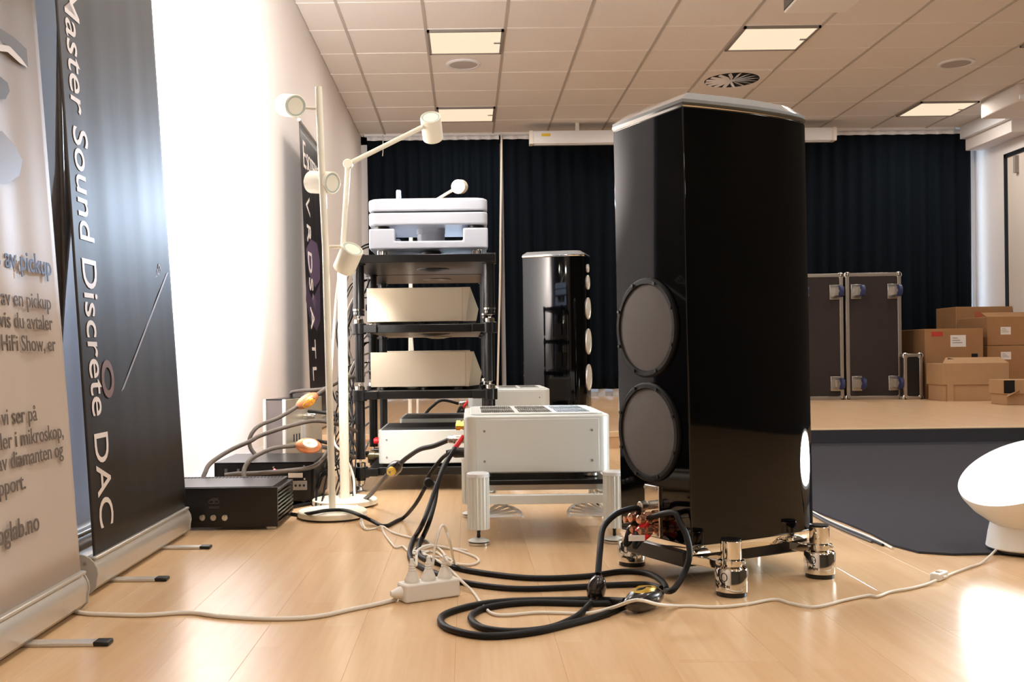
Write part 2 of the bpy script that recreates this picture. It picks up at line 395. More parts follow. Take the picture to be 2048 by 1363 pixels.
for i in range(16):
    a_ = 2*math.pi*i/16; b_ = a_+2*math.pi/16*0.80
    ca, cb_ = V((math.cos(a_), math.sin(a_), 0)), V((math.cos(b_), math.sin(b_), 0)); lo_, hi_ = V((0,0,-0.010)), V((0,0,0.016)); th_ = V((0,0,0.0015))
    q4 = [ca*0.03+lo_, ca*R*0.97+lo_, cb_*R*0.97+hi_, cb_*0.03+hi_]
    obj('blade', MB().add(q4+[p+th_ for p in q4], [(0,1,2,3),(7,6,5,4),(0,4,5,1),(1,5,6,2),(2,6,7,3),(3,7,4,0)]), M_white, t, smooth=0)
obj('hub', MB().lathe((0,0,0), (0,0,-1), [(0,.03),(0.006,.03),(0.008,.02)], 20), M_white, t)
# projector hanging from the ceiling
pa = P(1567, 27, 6.5); pb = P(1692, 27, 6.5)
t = thing('projector', 'white ceiling projector with black side grille on a short mount', 'projector', V(((pa.x+pb.x)/2, 6.3, pa.z)))
w2 = (pb.x-pa.x)/2
obj('body', MB().prism(rrect(-w2, w2, -0.2, 0.2, 0.02), 0, 0.13), M_whitep, t, bevel=0.006)
obj('side_grille', MB().box(-w2-0.004, -w2+0.002, -0.18, 0.18, 0.012, 0.118), M_blackp, t)
for i in range(9): obj('louvre', MB().box(-w2-0.007, -w2-0.002, -0.17, 0.17, 0.018+i*0.011, 0.022+i*0.011), M_runner, t, smooth=0)
obj('lens', MB().lathe((w2*0.5, 0.2, 0.06), (0,1,0), [(0,.045),(0.03,.045),(0.03,.035),(0.015,.03)], 24), M_blackp, t)
obj('mount', MB().cyl((0,0,0.13), (0,0,ZC-pa.z), 0.025).cyl((0,0,ZC-pa.z-0.01), (0,0,ZC-pa.z+0.001), 0.09), M_white, t)
obj('cable_hook', MB().tube(smoothpts([V((w2-0.01,0.05,0.06)), V((w2+0.04,0.06,0.05)), V((w2+0.06,0.05,0.09)), V((w2+0.05,0.0,0.13))]), 0.006), M_rub, t)
# projection screen
sa, sb = P(1062, 289, 10.75), P(1666, 282, 10.75)
t = thing('projection_screen', 'long white rolled up projection screen case before the curtains', 'projection screen', V((sa.x, 10.75, sa.z)))
L_ = sb.x-sa.x
prof = [(-0.055,0.0),(0.055,0.0),(0.06,0.02),(0.06,0.12),(0.05,0.135),(-0.05,0.135),(-0.06,0.12),(-0.06,0.035)]
obj('case', MB().rings([[V((x, p[0], p[1])) for p in prof] for x in (0, L_)]), M_white, t)
obj('end_cap', MB().rings([[V((x, p[0]*1.08, p[1]*1.06-0.004)) for p in prof] for x in (-0.018, 0.02)]), M_whitep, t)
obj('end_cap', MB().rings([[V((x, p[0]*1.08, p[1]*1.06-0.004)) for p in prof] for x in (L_-0.02, L_+0.018)]), M_whitep, t)
obj('sticker', MB().box(0.11, 0.205, -0.0625, -0.06, 0.075, 0.105), mat('yellow sticker', '#e0c22e', 0.5), t, smooth=0)
obj('bottom_bar', MB().box(0.03, L_-0.03, -0.02, 0.02, -0.012, 0.002), M_silver, t)
for x in (0.5, L_-0.5): obj('bracket', MB().box(x-0.02, x+0.02, -0.02, 0.02, 0.13, ZC-sa.z+0.002), M_whitep, t)
# air unit on the ceiling at the door wall
t = thing('air_unit', 'pale ceiling air unit over the pelmet near the door wall', 'air unit', V((5.5, 9.7, ZC-0.17)))
obj('body', MB().prism(rrect(-0.3, 0.33, -0.35, 0.35, 0.04), 0, 0.172), M_tile, t, bevel=0.01)
obj('vane', MB().box(-0.29, 0.3, -0.365, -0.345, 0.02, 0.06), M_white, t)

# ---- curtains
def curtain(x0, x1, y, label, fold, seed, z0=None, z1=3.015):
    rnd = random.Random(seed); z0 = z0 or STZ+0.085
    N = int((x1-x0)/fold*10); H = 14; vs = []; ph = rnd.uniform(0, 6)
    for h in range(H+1):
        t = h/H; z = z1+(z0-z1)*t
        for i in range(N+1):
            s = i/N; x = x0+(x1-x0)*s
            w = math.sin(2*math.pi*(x-x0)/fold+ph+0.7*math.sin(3.1*x)); w2 = math.sin(2*math.pi*(x-x0)/(fold*2.37)+seed)
            amp = 0.018+0.03*t
            vs.append(V((x+0.012*w2*t, y+amp*w+0.02*w2*t, z)))
    fs = [(h*(N+1)+i, h*(N+1)+i+1, (h+1)*(N+1)+i+1, (h+1)*(N+1)+i) for h in range(H) for i in range(N)]
    c = thing('curtain', label, 'curtain', V(((x0+x1)/2, y, z0)), 'navy curtains along the end wall')
    o = obj('cloth', MB().add(vs, fs), M_curt, c, world=True, smooth=80)
    s = o.modifiers.new('thick', 'SOLIDIFY'); s.thickness = 0.004
    hs = []
    for h, z in enumerate((z1+0.035, z1-0.012)):
        for i in range(N+1):
            s_ = i/N; x = x0+(x1-x0)*s_; w = math.sin(2*math.pi*(x-x0)/fold+ph+0.7*math.sin(3.1*x))
            hs.append(V((x, y-0.006+0.018*w, z+(0.006*w if h else 0))))
    o = obj('heading_tape', MB().add(hs, [(i, i+1, N+2+i, N+1+i) for i in range(N)]), M_white, c, world=True, smooth=80)
    s = o.modifiers.new('thick', 'SOLIDIFY'); s.thickness = 0.004
    return c
xg = P(1003, 400, 11.2).x
curtain(P(735, 400, 11.2).x, xg-0.02, 11.2, 'navy curtain panel hanging behind the turntable', 0.13, 1)
curtain(xg+0.02, 2.95, 11.2, 'navy curtain panel under the left half of the projection screen', 0.15, 2)
curtain(2.97, P(1943, 400, 11.2).x, 11.2, 'navy curtain panel behind the flight cases, ending at a daylight gap', 0.16, 3)
struct('trim_2', MB().box(XL+0.05, XR-0.3, 11.17, 11.23, ZC-0.02, ZC+0.001), M_white, 'white curtain rail under the ceiling')
cable('pull_cord', 'thin pale pull cord hanging in the gap between curtains', [V((P(1003, 300, 11.16).x, 11.16, ZC-0.015)), P(1003, 300, 11.1), P(1001, 450, 11.1), P(1000, 560, 11.1), P(997, 690, 11.1), P(995, 776, 11.1)], 0.012, M_whitec, cat='cord')
cable('pull_cord', 'short pull cord with a white end on the curtain near the wall', [V((P(766, 300, 11.16).x, 11.16, ZC-0.015)), P(766, 280, 11.1), P(766, 300, 11.1), P(765, 312, 11.1)], 0.005, M_whitec, cat='cord')
# low convector behind the curtain hem
t = thing('radiator', 'low white convector heater behind the curtain hems', 'radiator', V((2.2, 11.28, STZ)))
for i in range(40): obj('fin', MB().box(-3.2+i*0.165, -3.2+i*0.165+0.08, -0.012, 0.012, 0.0, 0.13), M_white, t, smooth=0)
obj('rail', MB().box(-3.22, 3.35, -0.01, 0.01, 0.11, 0.14), M_white, t, smooth=0)

# ---- rug
re = random.Random(5)
xs0 = 1.232
edge = [(xs0+0.11, 2.765), (xs0+0.03, 2.80)] + [(xs0+0.012*math.sin(i*1.3)+0.008*re.uniform(-1, 1), 2.9+i*0.2) for i in range(16)] 
rv = []; NX = 12
rows = [(x, y, 0.007) for x, y in edge]+[(xs0, STY-0.03, 0.007), (xs0, STY-0.016, 0.015), (xs0, STY-0.012, STZ-0.004)]
for x, y, z in rows:
    for i in range(NX+1): rv.append((x+(4.2-x)*i/NX, y+(0.01*math.sin(i*0.9) if y < 2.81 else 0), z))
rf = [(r*(NX+1)+i, r*(NX+1)+i+1, (r+1)*(NX+1)+i+1, (r+1)*(NX+1)+i) for r in range(len(rows)-1) for i in range(NX)]
o = obj('rug', MB().add(rv, rf), M_rug, smooth=0); so = o.modifiers.new('thick', 'SOLIDIFY'); so.thickness = 0.006; so.offset = -1
tag(o, 'large dark grey felt rug lying up to the low stage', 'rug')

# ================================================================ SPEAKERS
E_ = (0.897, 0.443)
def tower(label, rear_mid, ang, z0, tilt=0.0, group='tall black loudspeakers'):
    """local x: rear -> front, local y: sideways; origin at the rear face centre on the ground"""
    M = Matrix.Translation((rear_mid[0], rear_mid[1], z0))@Matrix.Rotation(tilt, 4, 'Y')@rotz(ang)
    t = thing('tower_loudspeaker', label, 'loudspeaker', M, group)
    side = [(0, .146), (.06, .150), (.14, .1525), (.22, .152), (.30, .146), (.36, .137), (.40, .127), (.425, .114), (.437, .096)]
    side = [(a, b) for a, b in side]
    poly = [(a, -b) for a, b in side]+[(.440, -.05), (.441, 0), (.440, .05)]+[(a, b) for a, b in side[::-1]]
    obj('cabinet', MB().prism(poly, 0.105, 1.165), M_lacq, t, smooth=25, bevel=0.003)
    cx = 0.21
    def sc(k): return [(cx+(a-cx)*k, b*k) for a, b in poly]
    n = len(poly)
    R = [[V((*p, z)) for p in sc(k)] for z, k in ((1.165, 0.995), (1.170, 1.008), (1.175, 1.008))]
    obj('chrome_band', MB().rings(R), M_chrome, t, smooth=25)
    R = [[V((*p, z)) for p in sc(k)] for z, k in ((1.175, 1.004), (1.183, 1.004), (1.205, 0.86), (1.206, 0.84))]
    obj('top_cap', MB().rings(R), mat('grey top lacquer', '#8d9397', 0.12, coat=0.8), t, smooth=25)
    R = [[V((*p, z)) for p in sc(k)] for z, k in ((0.085, 0.985), (0.098, 1.01), (0.106, 1.01))]
    obj('bottom_plate', MB().rings(R), M_chrome, t, smooth=25)
    pl = [(-0.005, -.12), (.40, -.12), (.40, .12), (-0.005, .12)]
    obj('plinth', MB().prism(pl, 0.05, 0.09), M_blackm, t, bevel=0.004)
    # two passive radiators on the rear
    for zc in (0.637, 0.372):
        c = (0, 0.012, zc)
        rad = obj('passive_radiator', MB().lathe(c, (-1,0,0), [(-0.004,.127),(0.006,.127),(0.010,.122),(0.010,.112),(0.003,.108)], 48), mat('matt black rim', '#0a0a0a', 0.6, spec=0.2), t)
        obj('grille', MB().lathe((-0.001, 0.012, zc), (-1,0,0), [(0,.112),(0.004,.112),(0.009,.08),(0.011,.03),(0.0112,.001)], 48), M_grille, rad)
        for i in range(8):
            a_ = 2*math.pi*(i+0.5)/8
            obj('screw', MB().cyl((-0.009, 0.012+0.1185*math.cos(a_), zc+0.1185*math.sin(a_)), (-0.014, 0.012+0.1185*math.cos(a_), zc+0.1185*math.sin(a_)), 0.0045, n=10), M_blackm, rad)
    # terminal plate
    pt = obj('terminal_plate', MB().box(-0.006, 0.001, -0.028, 0.032, 0.108, 0.238), M_chrome, t, bevel=0.002)
    for y, z in ((-0.022, 0.231), (0.026, 0.231), (-0.022, 0.115), (0.026, 0.115)): obj('screw', MB().cyl((-0.005, y, z), (-0.009, y, z), 0.004, n=10), M_steel, pt)
    obj('knob', MB().lathe((-0.006, 0.002, 0.188), (-1,0,0), [(0,.011),(0.012,.011),(0.013,.008),(0.018,.008),(0.019,.012),(0.036,.012),(0.038,.010)], 20), M_steel, pt)
    for y, z in ((-0.016, 0.158), (0.02, 0.158), (-0.016, 0.128), (0.02, 0.128)):
        obj('binding_post', MB().lathe((-0.006, y, z), (-1,0,0), [(0,.010),(0.008,.010),(0.009,.006),(0.018,.006),(0.019,.0125),(0.034,.0125),(0.036,.008),(0.042,.007),(0.043,.0115),(0.054,.0115),(0.057,.008),(0.058,.003)], 16), mat('clear copper post', '#d9a488', 0.15, metal=0.8), pt)
    # drivers on the front
    for zc, r, kind in ((1.085, .030, 0), (0.985, .052, 1), (0.80, .078, 1), (0.565, .092, 2), (0.31, .094, 2)):
        c = V((0.441, 0, zc))
        d = obj('driver', MB().lathe(c, (1,0,0), [(-0.004, r),(0.004, r),(0.007, r*0.95),(0.007, r*0.86),(0.002, r*0.82)], 40), M_silver, t)
        obj('cone', MB().lathe(c, (1,0,0), [(-0.002, r*0.85),(0.002, r*0.83),(-0.001+0.004, r*0.55),(0.006, r*0.25),(0.009, r*0.12),(0.010, 0.001)], 40), mat('pale ceramic cone', '#d6dedb', 0.35), d)
    return t
th = math.atan2(E_[1], E_[0])
spk = tower('tall glossy black speaker on chrome feet beside the round floor lamp', (0.470, 2.525), th, 0.0, tilt=math.radians(-0.5))
def big_foot(p, label=None, ang=0.0, parent=spk):
    ft = obj('foot', MB().lathe((p.x, p.y, 0.010), (0,0,1), [(0,.036),(0.002,.0385),(0.052,.0385),(0.056,.036),(0.057,.030),(0.060,.026),(0.066,.026),(0.066,.031),(0.074,.031),(0.076,.024),(0.078,.0245),(0.118,.0245),(0.120,.022)], 32), M_chrome, parent, world=True, smooth=40)
    obj('foot_pad', MB().cyl((p.x, p.y, 0), (p.x, p.y, 0.011), 0.035, n=32), M_blackp, ft, world=True)
    obj('top_disc', MB().cyl((p.x, p.y, 0.128), (p.x, p.y, 0.133), 0.0235, n=32), M_blackm, ft, world=True)
    for i in range(6):
        a_ = i*math.pi/3+0.3; obj('lock_pin', MB().cyl((p.x+0.028*math.cos(a_), p.y+0.028*math.sin(a_), 0.080), (p.x+0.036*math.cos(a_), p.y+0.036*math.sin(a_), 0.080), 0.003, n=8), M_steel, ft, world=True)
    d = V((-p.x, -p.y)).normalized(); a0 = math.atan2(d.y, d.x)-0.45
    c = V((p.x+0.0388*math.cos(a0), p.y+0.0388*math.sin(a0), 0.048)); nr = V((math.cos(a0), math.sin(a0), 0)); tg = V((-math.sin(a0), math.cos(a0), 0))
    ring = [c+(tg*math.cos(2*math.pi*i/20)*0.0075+V((0,0,1))*math.sin(2*math.pi*i/20)*0.0095)+nr*0.0001 for i in range(21)]
    obj('ring_mark', MB().tube(ring, 0.0010, 6), M_ink, ft, world=True)
    text('ATION', 0.0085, tg, (0,0,1), (c-tg*0.012+V((0,0,-0.024))+nr*0.0003), M_ink, ft, ext=0.0003)
FT = [F(1470, 1195), F(1648, 1158), F(1268, 1133), V((0.80, 2.86, 0))]
FT[0].y += 0.03; FT[1].y += 0.03; FT[2].y += 0.03
for p in FT: big_foot(p)
Mi = ROOT[spk.name]
for p, q in zip(FT, ((.03, -.11), (.36, -.11), (.03, .10), (.36, .10))):
    w = Mi@V((q[0], q[1], 0.07)); e = V((p.x, p.y, 0.07)); d = (e-w).normalized(); s_ = V((-d.y, d.x, 0))*0.026
    arm = MB().add([w-s_+V((0,0,-.012)), e-s_*0.75+V((0,0,-.012)), e+s_*0.75+V((0,0,-.012)), w+s_+V((0,0,-.012)), w-s_+V((0,0,.012)), e-s_*0.75+V((0,0,.012)), e+s_*0.75+V((0,0,.012)), w+s_+V((0,0,.012))],
        [(0,3,2,1),(4,5,6,7),(0,1,5,4),(1,2,6,5),(2,3,7,6),(3,0,4,7)])
    obj('outrigger', arm, M_chrome, spk, world=True, bevel=0.003)
# far speaker on the stage
n2 = P(1163, 700, 7.0); ang2 = math.radians(-18)
e2 = V((math.cos(ang2), math.sin(ang2))); l2 = V((-e2.y, e2.x))
rm = V((n2.x, n2.y))-e2*0.41+l2*0.10
spk2 = tower('tall glossy black speaker on the stage mirroring the equipment rack', (rm.x, rm.y), ang2, STZ)
M2 = ROOT[spk2.name]
for q in ((.0, -.20), (.40, -.20), (.0, .20), (.40, .20)):
    w = M2@V((q[0], q[1], 0))
    ft = obj('foot', MB().lathe((w.x, w.y, STZ), (0,0,1), [(0,.036),(0.055,.0385),(0.057,.030),(0.066,.026),(0.074,.031),(0.078,.0245),(0.12,.0245)], 24), M_chrome, spk2, world=True)
    a_ = M2@V((min(max(q[0], .03), .37), q[1]*0.5, 0.065)); b_ = V((w.x, w.y, STZ+0.065)); d = (b_-a_).normalized(); s_ = V((-d.y, d.x, 0))*0.022
    obj('outrigger', MB().add([p+V((0,0,h)) for h in (-.012, .012) for p in (a_-s_, b_-s_, b_+s_, a_+s_)], [(0,3,2,1),(4,5,6,7),(0,1,5,4),(1,2,6,5),(2,3,7,6),(3,0,4,7)]), M_chrome, spk2, world=True)

# ================================================================ EQUIPMENT RACK
RX0, RX1 = P(720, 800, 4.22).x, P(981, 800, 4.22).x
RY = (4.22, 4.81, 5.40)
SH = [(0.068, 0.102), (0.392, 0.427), (0.674, 0.708), (0.966, 1.000)]
rack = thing('equipment_rack', 'tall black double equipment rack with round posts and four shelf levels', 'rack', V(((RX0+RX1)/2, 4.86, 0)))
for y in RY:
    for x in (RX0, RX1):
        po = MB()
        for a_, b_ in zip([0.05]+[s[1]+0.038 for s in SH[:-1]], [s[0] for s in SH]): po.cyl((x, y, a_), (x, y, b_+0.001), 0.0205 if b_ < 0.9 else 0.024)
        post = obj('post', po, M_blackm, rack, world=True)
        for z0, z1 in SH:
            obj('collar', MB().lathe((x, y, z0-0.006), (0,0,1), [(0,.029),(0.002,.0305),(z1-z0+0.010,.0305),(z1-z0+0.012,.029),(z1-z0+0.012,.022)], 24), M_blackm, post, world=True)
            if z1 < 0.9:
                obj('spike_joint', MB().lathe((x, y, z1+0.004), (0,0,1), [(0,.021),(0.018,.021),(0.020,.017),(0.0205,.006),(0.028,.004),(0.031,.007),(0.036,.015),(0.040,.016)], 20), M_chrome, post, world=True)
        obj('foot_spike', MB().lathe((x, y, 0.0), (0,0,1), [(0,.026),(0.006,.026),(0.010,.010),(0.022,.004),(0.034,.016),(0.052,.019)], 20), M_steel, post, world=True)
for z0, z1 in SH:
    last = z1 > 0.9
    for ya, yb in ((RY[0], RY[1]), (RY[1], RY[2])):
        e = 0.026 if not last else 0.0
        sh = MB().prism(rrect(RX0+0.035-(0.06 if last else 0), RX1-0.035+(0.06 if last else 0), ya+0.012-(0.06 if last and ya == RY[0] else 0), yb-0.012, 0.012), z0, z1)
        so = obj('shelf', sh, M_blackm, rack, world=True, bevel=0.002)
        cx = (RX0+RX1)/2+0.03; cy = (ya+yb)/2
        obj('oval_badge', MB().lathe((cx, cy, z0), (0,0,-1), [(-0.001,.075),(0.003,.074),(0.012,.03),(0.013,.001)], 28), M_blackm, so, world=True)
    if not last:
        for y in RY:
            for x, s_ in ((RX0, 1), (RX1, -1)):
                obj('shelf_bracket', MB().box(min(x, x+s_*0.075), max(x, x+s_*0.075), y-0.022, y+0.022, z0, z1), M_blackm, rack, world=True, bevel=0.002)
# thumb nuts and joint at shelf two
for x, y in ((RX0, RY[0]), (RX1, RY[0]), (RX1, RY[1])):
    obj('levelling_nut', MB().lathe((x, y, 0.752), (0,0,1), [(0,.016),(0.001,.024),(0.010,.024),(0.011,.018),(0.014,.018),(0.015,.026),(0.023,.026),(0.024,.02)], 16), M_chrome, rack, world=True)

# ---- turntable
M_tt = mat('pale silver turntable lacquer', '#b3b7c1', 0.35)
TX0, TX1, TY0, TY1 = P(738, 480, 4.28).x, P(976, 480, 4.28).x, 4.28, 4.74
tt = thing('turntable', 'white three tier record turntable on the top rack shelf', 'turntable', V(((TX0+TX1)/2, (TY0+TY1)/2, SH[3][1])))
ZT = SH[3][1]
def tz(v): return P(850, v, 4.28).z
bz0, bz1, bzn = tz(497), tz(456), tz(481)
xa, xb = P(789, 470, 4.28).x, P(926, 470, 4.28).x
prof = [(TX0, bz0), (TX1, bz0), (TX1, bz1), (xb, bz1), (xb, bzn), (xa, bzn), (xa, bz1), (TX0, bz1)]
bb = obj('base_tier', MB().xprism(prof, TY0, TY0+0.10), M_tt, tt, world=True, bevel=0.007, seg=3)
obj('base_tier', MB().xprism(prof, TY1-0.10, TY1), M_tt, tt, world=True, bevel=0.007, seg=3)
obj('base_floor', MB().box(TX0+0.004, TX1-0.004, TY0+0.095, TY1-0.095, bz0, bzn-0.004), M_tt, tt, world=True, bevel=0.004)
for v0, v1, nm in ((449, 424, 'middle_tier'), (421, 398, 'top_tier')):
    obj(nm, MB().prism(rrect(TX0-0.002, TX1-0.001, TY0, TY1, 0.03), tz(v0), tz(v1)), M_tt, tt, world=True, bevel=0.007, seg=3)
obj('dust_cover_dome', MB().rings([[V(((TX0+TX1)/2+(p[0]-(TX0+TX1)/2)*k, (TY0+TY1)/2+(p[1]-(TY0+TY1)/2)*k, z)) for p in rrect(TX0+0.002, TX1-0.004, TY0+0.004, TY1-0.004, 0.03)] for z, k in ((tz(399), 0.99), (tz(396), 0.965), (tz(394), 0.88), (tz(393.4), 0.6))]), M_tt, tt, world=True)
obj('spacer', MB().box(TX0+0.02, TX1-0.02, TY0+0.02, TY1-0.02, tz(425), tz(420)), M_blackp, tt, world=True)
mx = (TX0+TX1)/2+0.005; my = (TY0+TY1)/2
obj('motor_housing', MB().lathe((mx, my-0.06, bz0), (0,0,1), [(0,.058),(tz(462)-bz0,.062),(tz(462)-bz0,.060),(tz(460)-bz0,.060),(tz(460)-bz0,.063),(tz(448)-bz0,.063)], 40), M_tt, tt, world=True)
obj('motor_foot', MB().lathe((mx, my-0.06, ZT), (0,0,1), [(0,.04),(bz0-ZT+0.002,.045)], 24), M_blackp, tt, world=True)
for x in (TX0+0.05, TX1-0.05):
    for y in (TY0+0.06, TY1-0.06):
        obj('corner_post', MB().cyl((x, y, bz1-0.002), (x, y, tz(447)), 0.035), M_blackp, tt, world=True)
        f = obj('foot', MB().lathe((x, y, ZT), (0,0,1), [(0,.017),(0.012,.017),(0.013,.011),(bz0-ZT+0.001,.011)], 16), M_chrome, tt, world=True)
        for i in range(5):
            a_ = i*2*math.pi/5-1.2; obj('foot_pillar', MB().cyl((x+0.018*math.cos(a_), y+0.018*math.sin(a_), ZT), (x+0.018*math.cos(a_), y+0.018*math.sin(a_), bz0), 0.0055, n=8), M_chrome, f, world=True)
x = P(797, 390, 4.4).x
obj('arm_lift', MB().lathe((x, 4.40, tz(399)), (0,0,1), [(0,.011),(P(797,381,4.4).z-tz(399)-0.003,.0105),(P(797,380,4.4).z-tz(399),.008)], 16), M_tt, tt, world=True)

# ---- champagne components with faceted fronts
def component(label, uL, uS, zb, h, y0=4.30, w=0.445, lid=False):
    x0 = P(uL, 700, y0).x; xs = P(uS, 700, y0).x; y1 = y0+w
    t = thing('audio_component', label, 'audio component', V(((x0+xs)/2, (y0+y1)/2, zb)), 'champagne audio components')
    z0, z1 = zb+0.014, zb+0.014+h
    obj('case', MB().box(x0, xs, y0, y1, z0, z1), M_champ, t, world=True, bevel=0.0015)
    m1 = xs+0.034; tip = xs+0.070; bt = xs+0.060; dl = xs+0.012
    vs = []
    for y, s in ((y0, 1), (y1, -1)):
        i = s*0.10
        vs += [(xs, y, z0), (xs, y, z1), (m1, y, z1), (dl, y, z0), (tip, y+i, z0+h*0.38), (bt, y+i, z0+0.004), (m1+0.002, y+i, z1)]
    f = [(0,3,2,1), (3,5,4,2), (2,4,6), (7,8,9,10), (10,9,11,12), (9,13,11), (4,5,12,11), (6,4,11,13), (1,2,6,13,9,8), (0,7,10,12,5,3)]
    fr = obj('front_panel', MB().add(vs, [f[0]]+f[3:4]+f[6:]), M_champ, t, world=True, smooth=0)
    for a_, b_ in ((1, 2), (4, 5)): obj('front_facet', MB().add([vs[i] for i in sorted(set(f[a_]+f[b_]))], [tuple(sorted(set(f[a_]+f[b_])).index(i) for i in g) for g in (f[a_], f[b_])]), M_champ2, fr, world=True, smooth=0)
    obj('panel_seam', MB().box(xs-0.0006, xs+0.0006, y0-0.0006, y1+0.0006, z0, z1+0.0006), M_runner, t, world=True, smooth=0)
    for x in (x0+0.045, (x0+xs)/2+0.02, xs-0.04):
        for y in (y0+0.05, y1-0.05): obj('foot', MB().lathe((x, y, zb), (0,0,1), [(0,.022),(0.006,.024),(0.0145,.020)], 20), M_steel, t, world=True)
    if lid: obj('lid', MB().box(x0+0.07, xs+0.02, y0+0.03, y1-0.03, z1-0.001, z1+0.006), M_champ, t, world=True, bevel=0.002)
    for i, y in enumerate((y0+0.06, y0+0.12, y0+0.2, y0+0.3)):
        obj('rear_socket', MB().lathe((x0+0.001, y, z0+h*0.45), (-1,0,0), [(0,.014),(0.012,.014),(0.012,.008)], 12), M_gold if i % 2 else M_blackp, t, world=True)
    return t
component('champagne audio component with faceted front on the shelf below the turntable', 735, 926, SH[2][1], 0.147)
component('champagne audio component with raised lid, two shelves below the turntable', 741, 931, SH[1][1], 0.150, lid=True)
# silver amplifier on the bottom shelf
def low_amp(label, y0, y1, u0, zb, h, name='power_amplifier'):
    x0 = P(u0, 890, y0).x; x1 = RX1-0.05
    t = thing(name, label, 'amplifier', V(((x0+x1)/2, (y0+y1)/2, zb)), 'amplifiers on the bottom rack shelf')
    obj('case', MB().prism(rrect(x0, x1, y0, y1, 0.018), zb+0.012, zb+h), M_silverp, t, world=True, bevel=0.003)
    obj('top_plate', MB().box(x0+0.012, x1-0.012, y0+0.012, y1-0.012, zb+h-0.001, zb+h+0.002), mat('dark grey plate', '#4b4a4a', 0.5), t, world=True)
    for x in (x0+0.05, x1-0.05):
        for y in (y0+0.05, y1-0.05): obj('foot', MB().cyl((x, y, zb), (x, y, zb+0.013), 0.02), M_blackp, t, world=True)
    for x, z in ((x0+0.035, zb+0.04), (x0+0.035, zb+h-0.04), (x1-0.06, zb+0.04), (x1-0.06, zb+h-0.04)): obj('screw', MB().cyl((x, y0+0.001, z), (x, y0-0.003, z), 0.004, n=10), M_runner, t, world=True)
    for y, z, m_ in ((y0+0.06, zb+h-0.05, M_red), (y0+0.06, zb+h-0.09, M_blackp), (y0+0.12, zb+h-0.05, M_red)):
        obj('terminal', MB().lathe((x0+0.001, y, z), (-1,0,0), [(0,.007),(0.008,.007),(0.008,.012),(0.026,.012),(0.027,.008)], 14), m_, t, world=True)
    obj('rear_plug', MB().lathe((x0+0.001, y0+0.05, zb+0.045), (-1,0,0), [(0,.014),(0.02,.015),(0.022,.018),(0.05,.018),(0.055,.009),(0.075,.008)], 16), mat('brass grey plug', '#8b8163', 0.3, metal=0.8), t, world=True)
    return t
low_amp('wide silver amplifier with dark top on the bottom rack shelf', 4.26, 4.72, 757, SH[0][1], 0.155)
low_amp('dark topped amplifier in the far bay of the bottom rack shelf', 4.88, 5.33, 800, SH[0][1], 0.165)

# ================================================================ SILVER AMPLIFIERS ON PILLAR STANDS
def mono_amp(label, M):
    t = thing('mono_amplifier', label, 'amplifier', M, 'pale silver mono amplifiers')
    x0, x1, y0, y1, z0, z1 = 0, 0.455, 0, 0.50, 0.204, 0.384
    obj('case', MB().prism(rrect(x0, x1, y0, y1, 0.034, 6), z0, z1), M_silverp, t, bevel=0.006, seg=3)
    for yy in (y0-0.0015, y1-0.003):
        sp = obj('side_panel', MB().box(x0+0.036, x1-0.036, yy, yy+0.0045, z0+0.004, z1-0.012), M_silverp, t, bevel=0.001)
        for x in (x0+0.062, x1-0.058):
            for z in (z0+0.038, z1-0.048): obj('screw', MB().cyl((x, yy-0.0015, z), (x, yy+0.006, z), 0.0038, n=12), M_runner, sp)
    top = obj('top_plate', MB().prism(rrect(x0+0.02, x1-0.02, y0+0.015, y1-0.015, 0.03), z1-0.001, z1+0.006), M_silverp, t, bevel=0.002)
    for i in range(3):
        for j in range(2):
            gx, gy = x0+0.055+i*0.120, y0+0.07+j*0.20
            g = obj('vent_grille', MB().box(gx, gx+0.105, gy, gy+0.15, z1+0.0055, z1+0.0066), M_blackm, top, smooth=0)
            sl = MB()
            for k in range(15): sl.box(gx+0.003+k*0.0068, gx+0.0062+k*0.0068, gy, gy+0.15, z1+0.0063, z1+0.0085)
            obj('vent_bars', sl, M_steel, g, smooth=0)
    obj('rear_panel', MB().box(x0-0.002, x0+0.002, y0+0.05, y1-0.05, z0+0.01, z1-0.015), M_silverp, t)
    for y, z, m_ in ((0.13, z1-0.042, M_gold), (0.20, z1-0.042, M_gold), (0.27, z1-0.042, M_gold)):
        obj('terminal', MB().lathe((x0-0.001, y, z), (-1,0,0), [(0,.011),(0.006,.011),(0.006,.008),(0.012,.008),(0.013,.012),(0.026,.012),(0.028,.009)], 16), m_, t)
    obj('xlr_plug', MB().lathe((x0-0.001, 0.15, z1-0.085), (-1,0,0), [(0,.013),(0.006,.013),(0.007,.0145),(0.035,.0145),(0.037,.0125),(0.05,.0125),(0.055,.008)], 20), M_steel, t)
    obj('inlet_plug', MB().lathe((x0-0.001, 0.12, z0+0.055), (-1,0,0), [(0,.016),(0.03,.017),(0.045,.011),(0.06,.008)], 16), M_blackp, t)
    for y, z in ((0.10, z1-0.070), (0.17, z1-0.078)):
        d = MB().tube([V((x0-0.004, y, z)), V((x0-0.018, y-0.01, z-0.018)), V((x0-0.034, y-0.02, z-0.038))], 0.0075, 10)
        obj('red_sleeve', d, M_red, t)
    for x in (0.06, 0.40):
        for y in (0.06, 0.44): obj('foot', MB().lathe((x, y, 0.186), (0,0,1), [(0,.02),(0.004,.024),(0.012,.024),(0.0185,.018)], 20), M_steel, t)
    return t
